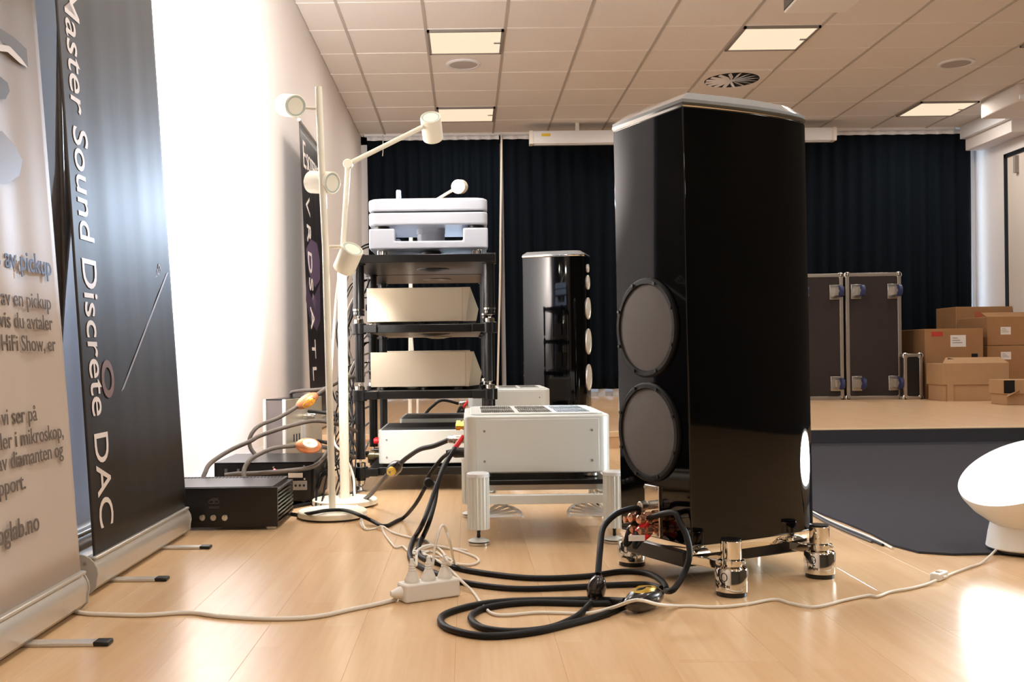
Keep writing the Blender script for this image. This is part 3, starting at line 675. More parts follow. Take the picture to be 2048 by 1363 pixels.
def pillar_stand(label, M):
    t = thing('amplifier_stand', label, 'stand', M, 'white pillar amplifier stands')
    PX = ((0.040, -0.085), (0.452, -0.080), (0.02, 0.44), (0.47, 0.44))
    for x, y in PX:
        n = 36; prof = []
        for i in range(n*2):
            a_ = math.pi*i/n; r = 0.0335 if (i//2) % 2 == 0 else 0.0305; prof.append((x+r*math.cos(a_), y+r*math.sin(a_)))
        pil = obj('pillar', MB().prism(prof, 0.048, 0.206), M_silverp, t, smooth=20)
        obj('pillar_cap', MB().lathe((x, y, 0.205), (0,0,1), [(0,.0345),(0.010,.0345),(0.0125,.032),(0.0125,.001)], 32), M_white, pil)
        obj('spike', MB().lathe((x, y, 0.049), (0,0,-1), [(0,.007),(0.014,.005),(0.024,.006),(0.036,.0012)], 14), M_blackm, pil)
        dz = MB().lathe((x, y, 0.0), (0,0,1), [(0,.030),(0.001,.0325),(0.008,.0325),(0.009,.030)], 40)
        dd = obj('spike_disc', dz, M_steel, pil)
        obj('disc_band', MB().cyl((x, y, 0.0088), (x, y, 0.0115), 0.031, n=40), M_blackp, dd)
        obj('disc_top', MB().lathe((x, y, 0.0112), (0,0,1), [(0,.0325),(0.002,.032),(0.007,.022),(0.0095,.008),(0.010,.001)], 40), M_silverp, dd)
    for y in (-0.06, 0.43): obj('cross_beam', MB().box(0.04, 0.45, y-0.012, y+0.012, 0.118, 0.146), M_silverp, t, bevel=0.002)
    for x in (0.04, 0.45): obj('side_beam', MB().box(x-0.012, x+0.012, -0.06, 0.43, 0.118, 0.146), M_silverp, t, bevel=0.002)
    obj('platform', MB().prism(rrect(0.06, 0.44, -0.03, 0.45, 0.02), 0.160, 0.1865), M_blackm, t, bevel=0.002)
    obj('platform_edge', MB().prism(rrect(0.056, 0.444, -0.034, 0.454, 0.02), 0.156, 0.172), M_steel, t)
    for x in (0.08, 0.42):
        for y in (0.0, 0.40): obj('damper', MB().cyl((x, y, 0.145), (x, y, 0.157), 0.02), M_chrome, t)
    for cx, s in ((0.045, 1), (0.447, -1)):
        g = MB(); cy = -0.07; zz = 0.078
        for i in range(7):
            a_ = math.radians(4+i*14); e = V((cx+s*0.13*math.cos(a_), cy+0.30*math.sin(a_), zz)); c = V((cx, cy, zz)); d = (e-c).normalized(); w = V((-d.y, d.x, 0))*0.0045
            g.add([p+V((0,0,h)) for h in (0, 0.006) for p in (c-w, e-w, e+w, c+w)], [(0,3,2,1),(4,5,6,7),(0,1,5,4),(1,2,6,5),(2,3,7,6),(3,0,4,7)])
        g.tube([V((cx+s*0.13*math.cos(math.radians(a)), cy+0.30*math.sin(math.radians(a)), zz+0.003)) for a in range(0, 91, 6)], 0.005, 6)
        obj('corner_truss', g, M_white, t, smooth=0)
    return t
A1 = V((P(929, 880, 3.1).x, 3.10, 0))
mono_amp('pale silver mono amplifier with vented top on the white pillar stand by the power strip', A1)
pillar_stand('white ribbed pillar stand carrying the silver amplifier near the power strip', A1)
A2 = V((P(1100, 790, 5.55).x-0.455, 5.55, 0))
mono_amp('pale silver mono amplifier standing behind the rack, before the stage speaker', A2)
pillar_stand('white ribbed pillar stand under the amplifier behind the rack', A2)

# ================================================================ WHITE FLOOR LAMPS
def lamp_head(t, end, direction, r=0.0405, L=0.095, glow=None, watt=0, col=(1, 0.95, 0.91), spot=True):
    """closed cap at `end`, light leaves along `direction`"""
    d = V(direction).normalized(); e = V(end)
    h = obj('lamp_head', MB().lathe(e, d, [(0.003, r*0.86), (0, r*0.93), (0.002, r*0.985), (0.006, r), (L, r), (L, r*0.92), (L-0.012, r*0.90)], 36), M_cream, t, world=True)
    obj('head_cap', MB().lathe(e+d*0.0035, d, [(0, 0.001), (-0.0006, r*0.86), (0.003, r*0.88)], 36), M_cap, h, world=True)
    obj('lens', MB().lathe(e+d*(L-0.011), d, [(0, r*0.9), (0.002, r*0.9), (0.003, 0.001)], 30), glow or M_warm, h, world=True)
    if watt:
        ld = bpy.data.lights.new('bulb_light', 'SPOT'); ld.energy = watt; ld.color = col; ld.spot_size = math.radians(115); ld.spot_blend = 0.7; ld.shadow_soft_size = 0.03
        lo = bpy.data.objects.new('bulb_light', ld); COL.objects.link(lo); lo.parent = t
        q = d.to_track_quat('-Z', 'Y').to_matrix().to_4x4(); lo.matrix_local = ROOT[t.name].inverted()@Matrix.Translation(e+d*(L+0.004))@q
    return h
def lamp_base(t, c, r=0.123):
    obj('base', MB().lathe((c.x, c.y, c.z), (0,0,1), [(0.006,r-0.004),(0.008,r),(0.024,r),(0.027,r-0.003),(0.0275,0.001)], 56), M_cream, t, world=True)
    obj('base_pad', MB().cyl((c.x, c.y, c.z), (c.x, c.y, c.z+0.007), r*0.90, n=48), M_blackp, t, world=True)
def jointed(t, name, p, q, r, m=M_cream): return obj(name, MB().cyl(p, q, r, n=16), m, t, world=True)
# lamp with three heads on one pole
b1 = F(665, 1034); 
l1 = thing('reading_lamp', 'cream floor lamp with three spot heads on one pole', 'floor lamp', b1, 'cream reading lamps')
lamp_base(l1, b1)
D1 = b1.y
top = P(637, 174, D1); mid = P(651, 493, D1); low = V((b1.x, b1.y, 0.025))
obj('pole', MB().tube([low, P(657, 720, D1), mid, P(643, 330, D1), top], 0.0125, 16), M_cream, l1, world=True)
p = P(641, 218, D1); e1 = P(592, 212, D1-0.02); dir1 = V((-0.56, 0.80, 0.25))
h1 = lamp_head(l1, e1, dir1, watt=SPOT)
jointed(l1, 'head_arm', p, P(604, 216, D1+0.01), 0.006)
e2_ = P(666, 366, D1+0.01); dir2 = V((-0.78, 0.60, 0.15))
lamp_head(l1, e2_, dir2, L=0.11, watt=SPOT)
jointed(l1, 'head_arm', P(646, 366, D1), P(650, 366, D1+0.05), 0.008)
e4 = P(706, 496, D1); dir4 = V((-0.42, 0.55, -0.72))
lamp_head(l1, e4, dir4, watt=SPOT*0.10)
jointed(l1, 'head_arm', P(651, 493, D1), P(692, 493, D1+0.02), 0.006)
# lamp with a jointed arm
b2 = F(690, 1010)
l2_ = thing('reading_lamp', 'cream floor lamp with a long jointed arm over the turntable', 'floor lamp', b2, 'cream reading lamps')
lamp_base(l2_, b2, 0.125); D2 = b2.y
j = P(696, 328, D2)
obj('pole', MB().tube([V((b2.x, b2.y, 0.025)), P(687, 800, D2), P(684, 545, D2)], 0.0185, 16), M_cream, l2_, world=True)
obj('upper_pole', MB().tube([P(684, 548, D2), P(687, 478, D2), j], 0.0105, 16), M_cream, l2_, world=True)
obj('joint', MB().lathe(j-V((0,0.014,0)), (0,1,0), [(0,.016),(0.003,.0185),(0.025,.0185),(0.028,.016)], 24), M_cream, l2_, world=True)
e3 = P(861, 233, D2+0.03)
jointed(l2_, 'upper_arm', j, P(845, 254, D2+0.03), 0.0095)
lamp_head(l2_, e3, V((0.06, 0.72, -0.66)), L=0.10, watt=SPOT*0.014)
# lamp beyond the rack whose head shines this way
b3 = V((P(818, 700, 6.35).x, 6.35, STZ))
l3 = thing('reading_lamp', 'cream floor lamp behind the rack with its bright head above the turntable', 'floor lamp', b3, 'cream reading lamps')
lamp_base(l3, b3)
top3 = P(822, 430, 6.35)
obj('pole', MB().tube([V((b3.x, b3.y, STZ+0.025)), top3], 0.0125, 16), M_cream, l3, world=True)
jointed(l3, 'upper_arm', top3, P(905, 380, 6.32), 0.010)
hd = P(917, 373, 6.33); dl = V((-0.22, -0.95, -0.15)).normalized()
lamp_head(l3, hd-dl*0.08, dl, r=0.045, L=0.095, glow=M_led, watt=200, col=(0.62, 0.78, 1.0))

# ---- round floor lamp at the rug edge
gb = F(2043, 1108, 0.007); gb.y += 0.06; gb.x = P(2043, 1108, gb.y).x
gl = thing('floor_spotlight', 'white round floor lamp with a glowing tilted disc on the rug corner', 'floor lamp', gb)
nrm = V((-0.48, -0.20, 0.85)).normalized(); gc = P(2040, 944, gb.y-0.02); GR = 0.165
obj('base', MB().lathe(gb, (0,0,1), [(0.006,.086),(0.010,.090),(0.05,.084),(0.095,.074),(0.10,.068),(0.10,.001)], 48), M_whitep, gl, world=True)
obj('base_pad', MB().cyl(gb, gb+V((0,0,0.008)), 0.085, n=40), M_blackp, gl, world=True)
obj('shade', MB().lathe(gc, -nrm, [(-0.004,GR-0.004),(-0.004,GR),(0.01,GR),(0.05,GR*0.93),(0.09,GR*0.80),(0.125,GR*0.62),(0.15,GR*0.42),(0.16,GR*0.2),(0.162,0.001)], 56), M_whitep, gl, world=True)
obj('glowing_disc', MB().lathe(gc+nrm*0.001, nrm, [(-0.004, GR-0.006), (0, GR-0.006), (0.014, GR*0.6), (0.018, 0.001)], 56), M_globe, gl, world=True)

# ================================================================ ROLL-UP BANNERS
def rollup(name, label, xb, y0, y1, lean, H, m, group, ripple=0.006, feet=(), seed=1, near=None, xs=None, zb=0.0, fl=0.172):
    xs = xb if xs is None else xs
    t = thing(name, label, 'banner', V((xb, (y0+y1)/2, zb)), group)
    prof = []
    for i in range(13):                                   # rounded aluminium base
        a_ = math.radians(-20+220*i/12); prof.append((0.048*math.cos(a_), 0.052+0.046*math.sin(a_)))
    prof += [(-0.046, 0.012), (-0.03, 0.006), (0.03, 0.006), (0.044, 0.02)]
    obj('base', MB().rings([[V((xb+p[0], y, zb+p[1])) for p in prof] for y in (y0-0.006, y1+0.006)]), M_alub, t, world=True)
    for y, d in ((y0-0.006, -1), (y1+0.006, 1)):
        c = obj('end_cap', MB().rings([[V((xb+p[0]*1.05, yy, zb+0.052+(p[1]-0.052)*1.05)) for p in prof] for yy in (y, y+d*0.006)]), mat('grey end cap', '#b5b0a8', 0.45), t, world=True)
        for px_, pz in ((0.02, 0.078), (-0.02, 0.078), (0.025, 0.03)): obj('screw', MB().cyl((xb+px_, y+d*0.006, zb+pz), (xb+px_, y+d*0.008, zb+pz), 0.004, n=8), M_runner, c, world=True)
    obj('front_lip', MB().box(xb+0.018, xb+0.046, y0-0.004, y1+0.004, zb+0.085, zb+0.093), M_alub, t, world=True, bevel=0.003)
    for yf in feet:
        f = obj('swing_foot', MB().prism(rrect(xb-0.03, xb+fl, yf-0.016, yf+0.016, 0.015), 0.0, 0.008), M_alub, t, world=True, bevel=0.002)
        obj('foot_tip', MB().box(xb+fl-0.03, xb+fl+0.002, yf-0.0165, yf+0.0165, 0.0, 0.0095), M_blackp, f, world=True, bevel=0.003)
    N, K = 48, 30; vs = []; rnd = random.Random(seed); ph = rnd.uniform(0, 6)
    for k in range(K+1):
        z = zb+0.09+(H-zb-0.09)*k/K; ya = y0+(near(z) if near else 0.0)
        for i in range(N+1):
            y = ya+(y1-ya)*i/N; s = (y-y0)/(y1-y0); env = min(1, k/6)*min(1, (K-k)/4)
            x = xs-lean*z+env*ripple*(math.sin(s*19+ph)+0.6*math.sin(s*34+ph*2+z*0.5))
            vs.append(V((x, y, z)))
    o = obj('printed_sheet', MB().add(vs, [(k*(N+1)+i, k*(N+1)+i+1, (k+1)*(N+1)+i+1, (k+1)*(N+1)+i) for k in range(K) for i in range(N)]), m, t, world=True, smooth=80)
    sm = o.modifiers.new('thick', 'SOLIDIFY'); sm.thickness = 0.0015; sm.offset = -1
    obj('top_rail', MB().cyl((xs-lean*H, y0-0.005, H), (xs-lean*H, y1+0.005, H), 0.011), M_alub, t, world=True)
    obj('support_pole', MB().cyl((xb-0.03, (y0+y1)/2, zb+0.05), (xs-lean*H-0.012, (y0+y1)/2, H), 0.008), M_alub, t, world=True)
    return t, o
M_alub = mat('satin banner aluminium', '#d4d0c9', 0.35, metal=0.6)
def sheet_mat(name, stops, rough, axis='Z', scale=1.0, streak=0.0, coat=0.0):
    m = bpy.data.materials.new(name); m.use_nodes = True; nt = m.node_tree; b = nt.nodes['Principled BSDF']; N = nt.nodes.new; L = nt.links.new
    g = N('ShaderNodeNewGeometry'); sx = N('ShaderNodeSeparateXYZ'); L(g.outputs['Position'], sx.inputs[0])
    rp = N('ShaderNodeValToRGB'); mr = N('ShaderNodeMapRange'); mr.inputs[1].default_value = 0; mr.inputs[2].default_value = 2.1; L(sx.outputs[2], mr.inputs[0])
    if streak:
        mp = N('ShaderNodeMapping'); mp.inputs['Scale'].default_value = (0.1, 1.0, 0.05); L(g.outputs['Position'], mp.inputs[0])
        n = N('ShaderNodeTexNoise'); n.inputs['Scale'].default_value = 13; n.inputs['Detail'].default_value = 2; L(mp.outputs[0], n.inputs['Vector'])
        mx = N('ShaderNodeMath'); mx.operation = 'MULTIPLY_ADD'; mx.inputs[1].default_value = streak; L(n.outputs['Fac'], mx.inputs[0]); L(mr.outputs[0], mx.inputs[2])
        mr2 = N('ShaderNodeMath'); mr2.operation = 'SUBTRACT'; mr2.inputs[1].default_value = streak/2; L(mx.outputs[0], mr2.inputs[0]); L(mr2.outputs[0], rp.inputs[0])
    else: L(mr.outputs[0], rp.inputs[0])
    e = rp.color_ramp.elements
    while len(e) > 1: e.remove(e[-1])
    e[0].position = stops[0][0]; e[0].color = (*lin(stops[0][1]), 1)
    for p, c in stops[1:]:
        x = e.new(p); x.color = (*lin(c), 1)
    L(rp.outputs[0], b.inputs['Base Color']); b.inputs['Roughness'].default_value = rough; b.inputs['Coat Weight'].default_value = coat; b.inputs['Coat Roughness'].default_value = 0.28
    MATS[name] = m; return m
M_b1 = sheet_mat('cream banner print', [(0.0, '#c6baaf'), (0.40, '#c4b9b0'), (0.56, '#a8a09c'), (0.70, '#726c69'), (1.0, '#5a5553')], 0.5, coat=0.0)
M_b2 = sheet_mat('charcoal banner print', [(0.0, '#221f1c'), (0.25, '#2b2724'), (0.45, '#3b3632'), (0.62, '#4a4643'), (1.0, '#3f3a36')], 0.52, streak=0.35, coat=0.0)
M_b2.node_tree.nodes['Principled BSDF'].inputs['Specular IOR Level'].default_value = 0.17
M_b1.node_tree.nodes['Principled BSDF'].inputs['Specular IOR Level'].default_value = 0.15
M_b3 = mat('lavender banner print', '#e2e1ee', 0.5, bump=0.2, bscale=900)
M_b4 = mat('black banner print', '#141015', 0.4)
M_inkw = mat('pale print', '#e6dcd6', 0.5); M_inkg = mat('grey print', '#6e645e', 0.6); M_inkb = mat('blue grey print', '#4a5678', 0.6)
K2 = 0.057; X2 = -0.913
y0 = F(190, 1188).y; y1 = F(378, 1070).y
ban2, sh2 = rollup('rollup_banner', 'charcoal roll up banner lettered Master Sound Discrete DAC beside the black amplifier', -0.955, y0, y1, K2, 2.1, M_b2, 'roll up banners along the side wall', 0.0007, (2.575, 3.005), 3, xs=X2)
off = 0.0014
def on2(u, v): return onx(u, v, X2+off, K2)
a_ = on2(134, 35); b_ = on2(192, 970); zt2 = on2(140, -30).z; zb2 = on2(196, 1055).z
up_ = V((0, 1, 0)); rt = V((K2, 0, -1)).normalized()
text('Master Sound Discrete DAC', 0.135, rt, up_, (X2+off-K2*zt2, (a_.y+b_.y)/2, zt2), M_inkw, ban2, bold=0.0008, ext=0.0001, fit=zt2-zb2)
c_ = on2(318, 525); text('ESOTERIC', 0.045, V((0, -0.75, -0.95)), V((0, 0.95, -0.75)), (X2+off-K2*c_.z, c_.y, c_.z), mat('faint print', '#8f8a8c', 0.5), ban2)
c_ = on2(216, 757); rg = MB()
pts = [V((0, 0.045*math.cos(i*math.pi/12), 0.05*math.sin(i*math.pi/12))) for i in range(24)]
pi_ = [p*0.6 for p in pts]; rg.add([V((X2+off-K2*c_.z-K2*p.z, c_.y+p.y, c_.z+p.z)) for p in pts+pi_], [(i, (i+1)%24, 24+(i+1)%24, 24+i) for i in range(24)])
obj('printed_ring', rg, mat('terracotta print', '#6e4a3e', 0.5), ban2, world=True)
sp = on2(335, 545), on2(245, 780)
bar = MB(); w = V((0, 0.012, 0.004)); bar.add([V((X2+off-K2*q.z, q.y, q.z)) for q in (sp[0]-w, sp[1]-w, sp[1]+w, sp[0]+w)], [(0, 1, 2, 3)])
obj('printed_bar', bar, mat('faint print', '#8f8a8c', 0.5), ban2, world=True, smooth=0)
# cream banner nearest the entrance
K1 = 0.07; X1 = -0.880
ye = F(172, 1222).y
ban1, sh1 = rollup('rollup_banner', 'cream roll up banner with Norwegian text and a dark picture at its top', -0.920, ye-0.85, ye, K1, 2.1, M_b1, 'roll up banners along the side wall', 0.003, (ye-0.65, F(220, 1288).y), 8, xs=X1, fl=0.195)
off = 0.0055
def on1(u, v): return onx(u, v, X1+off, K1)
def line1(s, ur, v, size, m, bold=0.0):
    p = on1(ur, v); text(s, size, (0, 1, 0), V((-K1, 0, 1)), (X1+off-K1*p.z, p.y, p.z), m, ban1, align='RIGHT', bold=bold)
line1('s av pickup', 104, 551, 0.060, M_inkb, 0.0006)
for s_, ur, v_ in (('av en pickup', 103, 619), ('lvis du avtaler', 106, 660), ('o HiFi Show, er', 112, 702), ('t vi ser p\u00e5', 75, 840), ('nkler i mikroskop,', 128, 874), ('av diamanten og', 127, 911), ('apport.', 53, 976)): line1(s_, ur, v_, 0.047, M_inkg)
line1('aloglab.no', 80, 1058, 0.055, M_inkg, 0.0004)
# its printed picture: curved cartridge arm and dark blob
def patch(pts, col, name='printed_shape'):
    q = [on1(*p) for p in pts]; return obj(name, MB().add([V((X1+off*0.9-K1*p.z, p.y, p.z)) for p in q], [tuple(range(len(q)))]), mat('print '+col, col, 0.45), ban1, world=True, smooth=0)
patch([(-170, 30), (0, 56), (28, 74), (54, 98), (57, 136), (44, 118), (20, 92), (-170, 62)], '#4c4846')
patch([(-170, 62), (0, 80), (22, 94), (44, 118), (57, 136), (40, 126), (16, 104), (-170, 80)], '#d8d0ca')
patch([(-170, 250), (5, 262), (30, 290), (46, 320), (40, 350), (18, 366), (-170, 368)], '#7b6f67')
patch([(-170, 150), (0, 152), (16, 165), (20, 182), (12, 198), (-170, 205)], '#4a4644')
# pale banner standing behind the two
X3 = -1.125
rollup('rollup_banner', 'pale lavender roll up banner close to the wall behind the other two', X3, 2.50, 3.30, 0.028, 2.05, M_b3, 'roll up banners along the side wall', 0.002, (), 5, near=lambda z: 0.29+0.27*(z-0.56))
# black banner by the rack
X4, K4 = -1.0, 0.03
ban4, sh4 = rollup('rollup_banner', 'black roll up banner with spaced white capitals standing past the reading lamps', X4, 6.39, 7.24, K4, 2.10, M_b4, 'roll up banners along the side wall', 0.001, (), 9, zb=STZ)
def on4(u, v): return onx(u, v, X4+0.0025, K4)
def put4(s_, p, size, rt, up, dx=0.0026): text(s_, size, rt, up, (X4+dx-K4*p.z, p.y, p.z), M_inkw, ban4)
p = on4(603, 322); text('E', 0.26, (0, 1, 0), V((-K4, 0, 1)), (X4+0.0026-K4*p.z, 6.47, p.z-0.02), M_inkw, ban4)
text('SOTERIC', 0.155, (0, 1, 0), V((-K4, 0, 1)), (X4+0.0026-K4*p.z, 6.62, p.z-0.01), M_inkw, ban4, spacing=0.88)
for ch, v_ in zip('VRDSATLAS', (398, 452, 506, 560, 622, 686, 738, 824, 880)):
    p = on4(613+(v_-400)*0.03, v_)
    put4(ch, V((0, 6.52, p.z+0.03)), 0.22, (K4, 0, -1), (0, 1, 0))
def patch4(pts, col):
    q = [on4(*p) for p in pts]; obj('printed_shape', MB().add([V((X4+0.0016-K4*p.z, min(p.y, 7.22), p.z)) for p in q], [tuple(range(len(q)))]), mat('print '+col, col, 0.45), ban4, world=True, smooth=0)
patch4([(612, 498), (622, 478), (634, 486), (640, 520), (640, 560), (630, 575), (618, 545)], '#5d4c66')
patch4([(613, 565), (625, 600), (640, 565), (641, 640), (634, 662), (620, 640), (612, 600)], '#453850')
patch4([(626, 586), (636, 606), (632, 622), (624, 600)], '#8a7896')

# ================================================================ GEAR BY THE SIDE WALL
# black amplifier with three knobs and finned flank
fx = P(556, 1000, F(520, 1058).y).x; fy = F(520, 1059).y
t = thing('finned_amplifier', 'low black amplifier with three silver knobs and finned side on the floor', 'amplifier', V((fx-0.215, fy+0.15, 0)))
zt = P(500, 975, fy).z
obj('chassis', MB().box(fx-0.43, fx-0.02, fy+0.004, fy+0.30, 0.014, zt), M_blackm, t, world=True, bevel=0.001)
obj('front_plate', MB().box(fx-0.43, fx, fy, fy+0.010, 0.010, zt+0.001), mat('black front plate', '#08080a', 0.35), t, world=True, bevel=0.001)
tp = obj('top_plate', MB().box(fx-0.428, fx-0.018, fy+0.010, fy+0.298, zt, zt+0.003), mat('dark satin top', '#1d1b1b', 0.3, metal=0.5), t, world=True)
for i in range(30): obj('vent_slot', MB().box(fx-0.40+i*0.0125, fx-0.392+i*0.0125, fy+0.262, fy+0.285, zt+0.0028, zt+0.0038), M_dkhole, tp, world=True, smooth=0)
for i in range(9): obj('heat_fin', MB().box(fx-0.022, fx, fy+0.012, fy+0.298, 0.018+i*(zt-0.02)/9, 0.018+i*(zt-0.02)/9+0.0065), M_blackm, t, world=True, smooth=0)
for u in (406, 428, 451):
    p = P(u, 1034, fy); k = obj('knob', MB().lathe((p.x, fy+0.001, p.z), (0,-1,0), [(0,.0105),(0.010,.0105),(0.012,.0095),(0.012,.001)], 24), M_steel, t, world=True)
    obj('pointer', MB().box(p.x-0.0007, p.x+0.0007, fy-0.0122, fy-0.0108, p.z+0.003, p.z+0.009), M_ink, k, world=True, smooth=0)
for x in (fx-0.03, fx-0.40):
    for y in (fy+0.03, fy+0.27): obj('foot', MB().cyl((x, y, 0), (x, y, 0.015), 0.019), M_steel, t, world=True)
mk = mat('dim silver print', '#6b6863', 0.5, metal=0.5); p = P(428, 1003, fy)
for dx in (-0.008, 0.008):
    obj('logo_ring', MB().tube([V((p.x+dx+0.010*math.cos(a*math.pi/10), fy-0.0006, p.z+0.006*math.sin(a*math.pi/10))) for a in range(21)], 0.0008, 5), mk, t, world=True)
obj('logo_bar', MB().box(p.x-0.014, p.x+0.014, fy-0.001, fy, p.z+0.0075, p.z+0.0088).box(p.x-0.006, p.x+0.014, fy-0.001, fy, p.z+0.011, p.z+0.0122), mk, t, world=True, smooth=0)
for dz in (0.016, 0.020): obj('logo_line', MB().box(p.x-0.017, p.x+0.017, fy-0.001, fy, p.z-dz-0.0012, p.z-dz), mk, t, world=True, smooth=0)
# black rear panel unit with a red light
y0 = 3.86; x0 = P(428, 950, y0).x; x1 = P(628, 950, y0).x; zt = P(520, 924, y0).z
t = thing('power_supply', 'black box with a red light and small switches behind the finned amplifier', 'audio component', V(((x0+x1)/2, y0+0.18, 0)))
obj('case', MB().box(x0, x1, y0+0.004, y0+0.36, 0.016, zt), M_blackm, t, world=True, bevel=0.002)
obj('panel', MB().box(x0+0.012, x1-0.012, y0, y0+0.006, 0.022, zt-0.008), M_blackp, t, world=True)
for u in (453, 478):
    p = P(u, 942, y0)
    obj('switch', MB().box(p.x-0.005, p.x+0.005, y0-0.012, y0+0.001, p.z-0.006, p.z+0.010), M_steel, t, world=True)
for u, v, m_ in ((549, 939, M_redled), (547, 934, M_steel), (608, 932, M_steel), (609, 957, M_steel)):
    p = P(u, v, y0); obj('indicator' if m_ is M_redled else 'screw', MB().lathe((p.x, y0+0.001, p.z), (0,-1,0), [(0,.0045),(0.003,.004),(0.004,.001)], 12), m_, t, world=True)
p = P(600, 970, y0); so = obj('mains_socket', MB().box(p.x-0.028, p.x+0.028, y0-0.004, y0+0.001, p.z-0.018, p.z+0.018), M_runner, t, world=True, bevel=0.002)
for dx in (-0.016, 0.0, 0.016): obj('pin_hole', MB().cyl((p.x+dx, y0-0.0045, p.z), (p.x+dx, y0-0.0035, p.z), 0.005, n=10), M_blackp, so, world=True)
p = P(591, 950, y0); obj('white_label', MB().box(p.x-0.028, p.x+0.028, y0-0.001, y0+0.001, p.z-0.009, p.z+0.009), M_paper, t, world=True, smooth=0)
for x in (x0+0.04, x1-0.04):
    for y in (y0+0.04, y0+0.3): obj('foot', MB().cyl((x, y, 0), (x, y, 0.017), 0.018), M_blackp, t, world=True)
# grey tower amplifier
nc = P(567, 850, 4.45); Mt = Matrix.Translation((nc.x, nc.y, 0))@rotz(math.radians(-14))
t = thing('tower_amplifier', 'grey tower shaped amplifier with silver corner strips by the wall', 'amplifier', Mt)
h = P(567, 799, 4.45).z
obj('case', MB().box(-0.085, 0.0, 0.002, 0.42, 0.012, h), mat('dark warm grey panel', '#6b6462', 0.5), t, bevel=0.002)
obj('side_panel', MB().box(0.0, 0.012, 0.0, 0.42, 0.012, h), M_champ, t, bevel=0.002)
obj('corner_strip', MB().box(-0.004, 0.013, -0.006, 0.006, 0.012, h+0.002), M_silver, t, bevel=0.003)
obj('corner_strip', MB().box(-0.098, -0.083, -0.006, 0.42, 0.012, h+0.002), M_silver, t, bevel=0.004)
obj('top_plate', MB().box(-0.085, 0.0, 0.0, 0.42, h-0.001, h+0.003), M_blackm, t)
for i in range(3): obj('vent_slot', MB().box(0.0115, 0.0128, 0.08+i*0.03, 0.09+i*0.03, 0.19, 0.225), M_dkhole, t, smooth=0)
obj('xlr_plug', MB().lathe((0.012, 0.20, h-0.085), (1,0,0), [(0,.013),(0.004,.016),(0.02,.016),(0.022,.014),(0.05,.014),(0.056,.009)], 18), M_steel, t)
obj('speaker_terminal', MB().lathe((0.012, 0.14, h-0.215), (1,0,0), [(0,.014),(0.02,.014),(0.021,.009),(0.05,.009)], 16), mat('brass grey plug', '#8b8163', 0.3, metal=0.8), t)
obj('side_bracket', MB().box(0.012, 0.02, 0.165, 0.20, h-0.20, h-0.10), M_silver, t)
for x in (-0.06, -0.02):
    for y in (0.05, 0.37): obj('foot', MB().cyl((x, y, 0), (x, y, 0.013), 0.014), M_blackp, t)

# ================================================================ POWER STRIP
pc = F(862, 1200); 
ra, rb = F(812, 1208), F(922, 1192); dx_ = (rb-ra); dx_.z = 0; Ls = dx_.length; ang = math.atan2(dx_.y, dx_.x)
Mps = Matrix.Translation((ra.x, ra.y, 0))@rotz(ang)
ps = thing('power_strip', 'white three way power strip with three plugs on the floor', 'power strip', Mps)
Wd = 0.052; Hh = 0.043
obj('body', MB().prism(rrect(0, Ls, 0, Wd, 0.008), 0.001, Hh), M_whitep, ps, bevel=0.004)
obj('cord_boot', MB().lathe((0.002, Wd/2, 0.022), (-1,0,0), [(0,.015),(0.008,.014),(0.02,.009),(0.028,.006)], 16), M_whitep, ps)
PLUG = []
for i in range(3):
    x = Ls*(0.2+0.3*i); c = (x, Wd/2, Hh)
    obj('socket', MB().lathe((x, Wd/2, Hh-0.001), (0,0,1), [(0,.0215),(0.002,.0215),(0.002,.0185),(0.0005,.018)], 28), M_whitep, ps)
    pg = tag(obj('mains_plug', MB().lathe(Mps@V((x, Wd/2, Hh-0.0015)), (0,0,1), [(0,.0178),(0.006,.018),(0.010,.0165),(0.022,.012),(0.028,.0085),(0.030,.0095),(0.033,.0075),(0.036,.0088),(0.039,.0068),(0.042,.0080),(0.046,.0055),(0.056,.0045)], 20), M_whitep), ['white mains plug in the power strip socket beside its cord boot', 'white mains plug in the middle socket of the power strip', 'white mains plug in the power strip socket farthest from the cord boot'][i], 'plug', 'plugs in the power strip')
    PLUG.append(Mps@V((x, Wd/2, Hh+0.052)))

# ================================================================ CABLES
def Fz(z, *uv): return [F(u, v, z) for u, v in uv]
rk = 0.0075
a1 = A1
def ampin(y, z): return V((A1.x-0.03, A1.y+y, z))
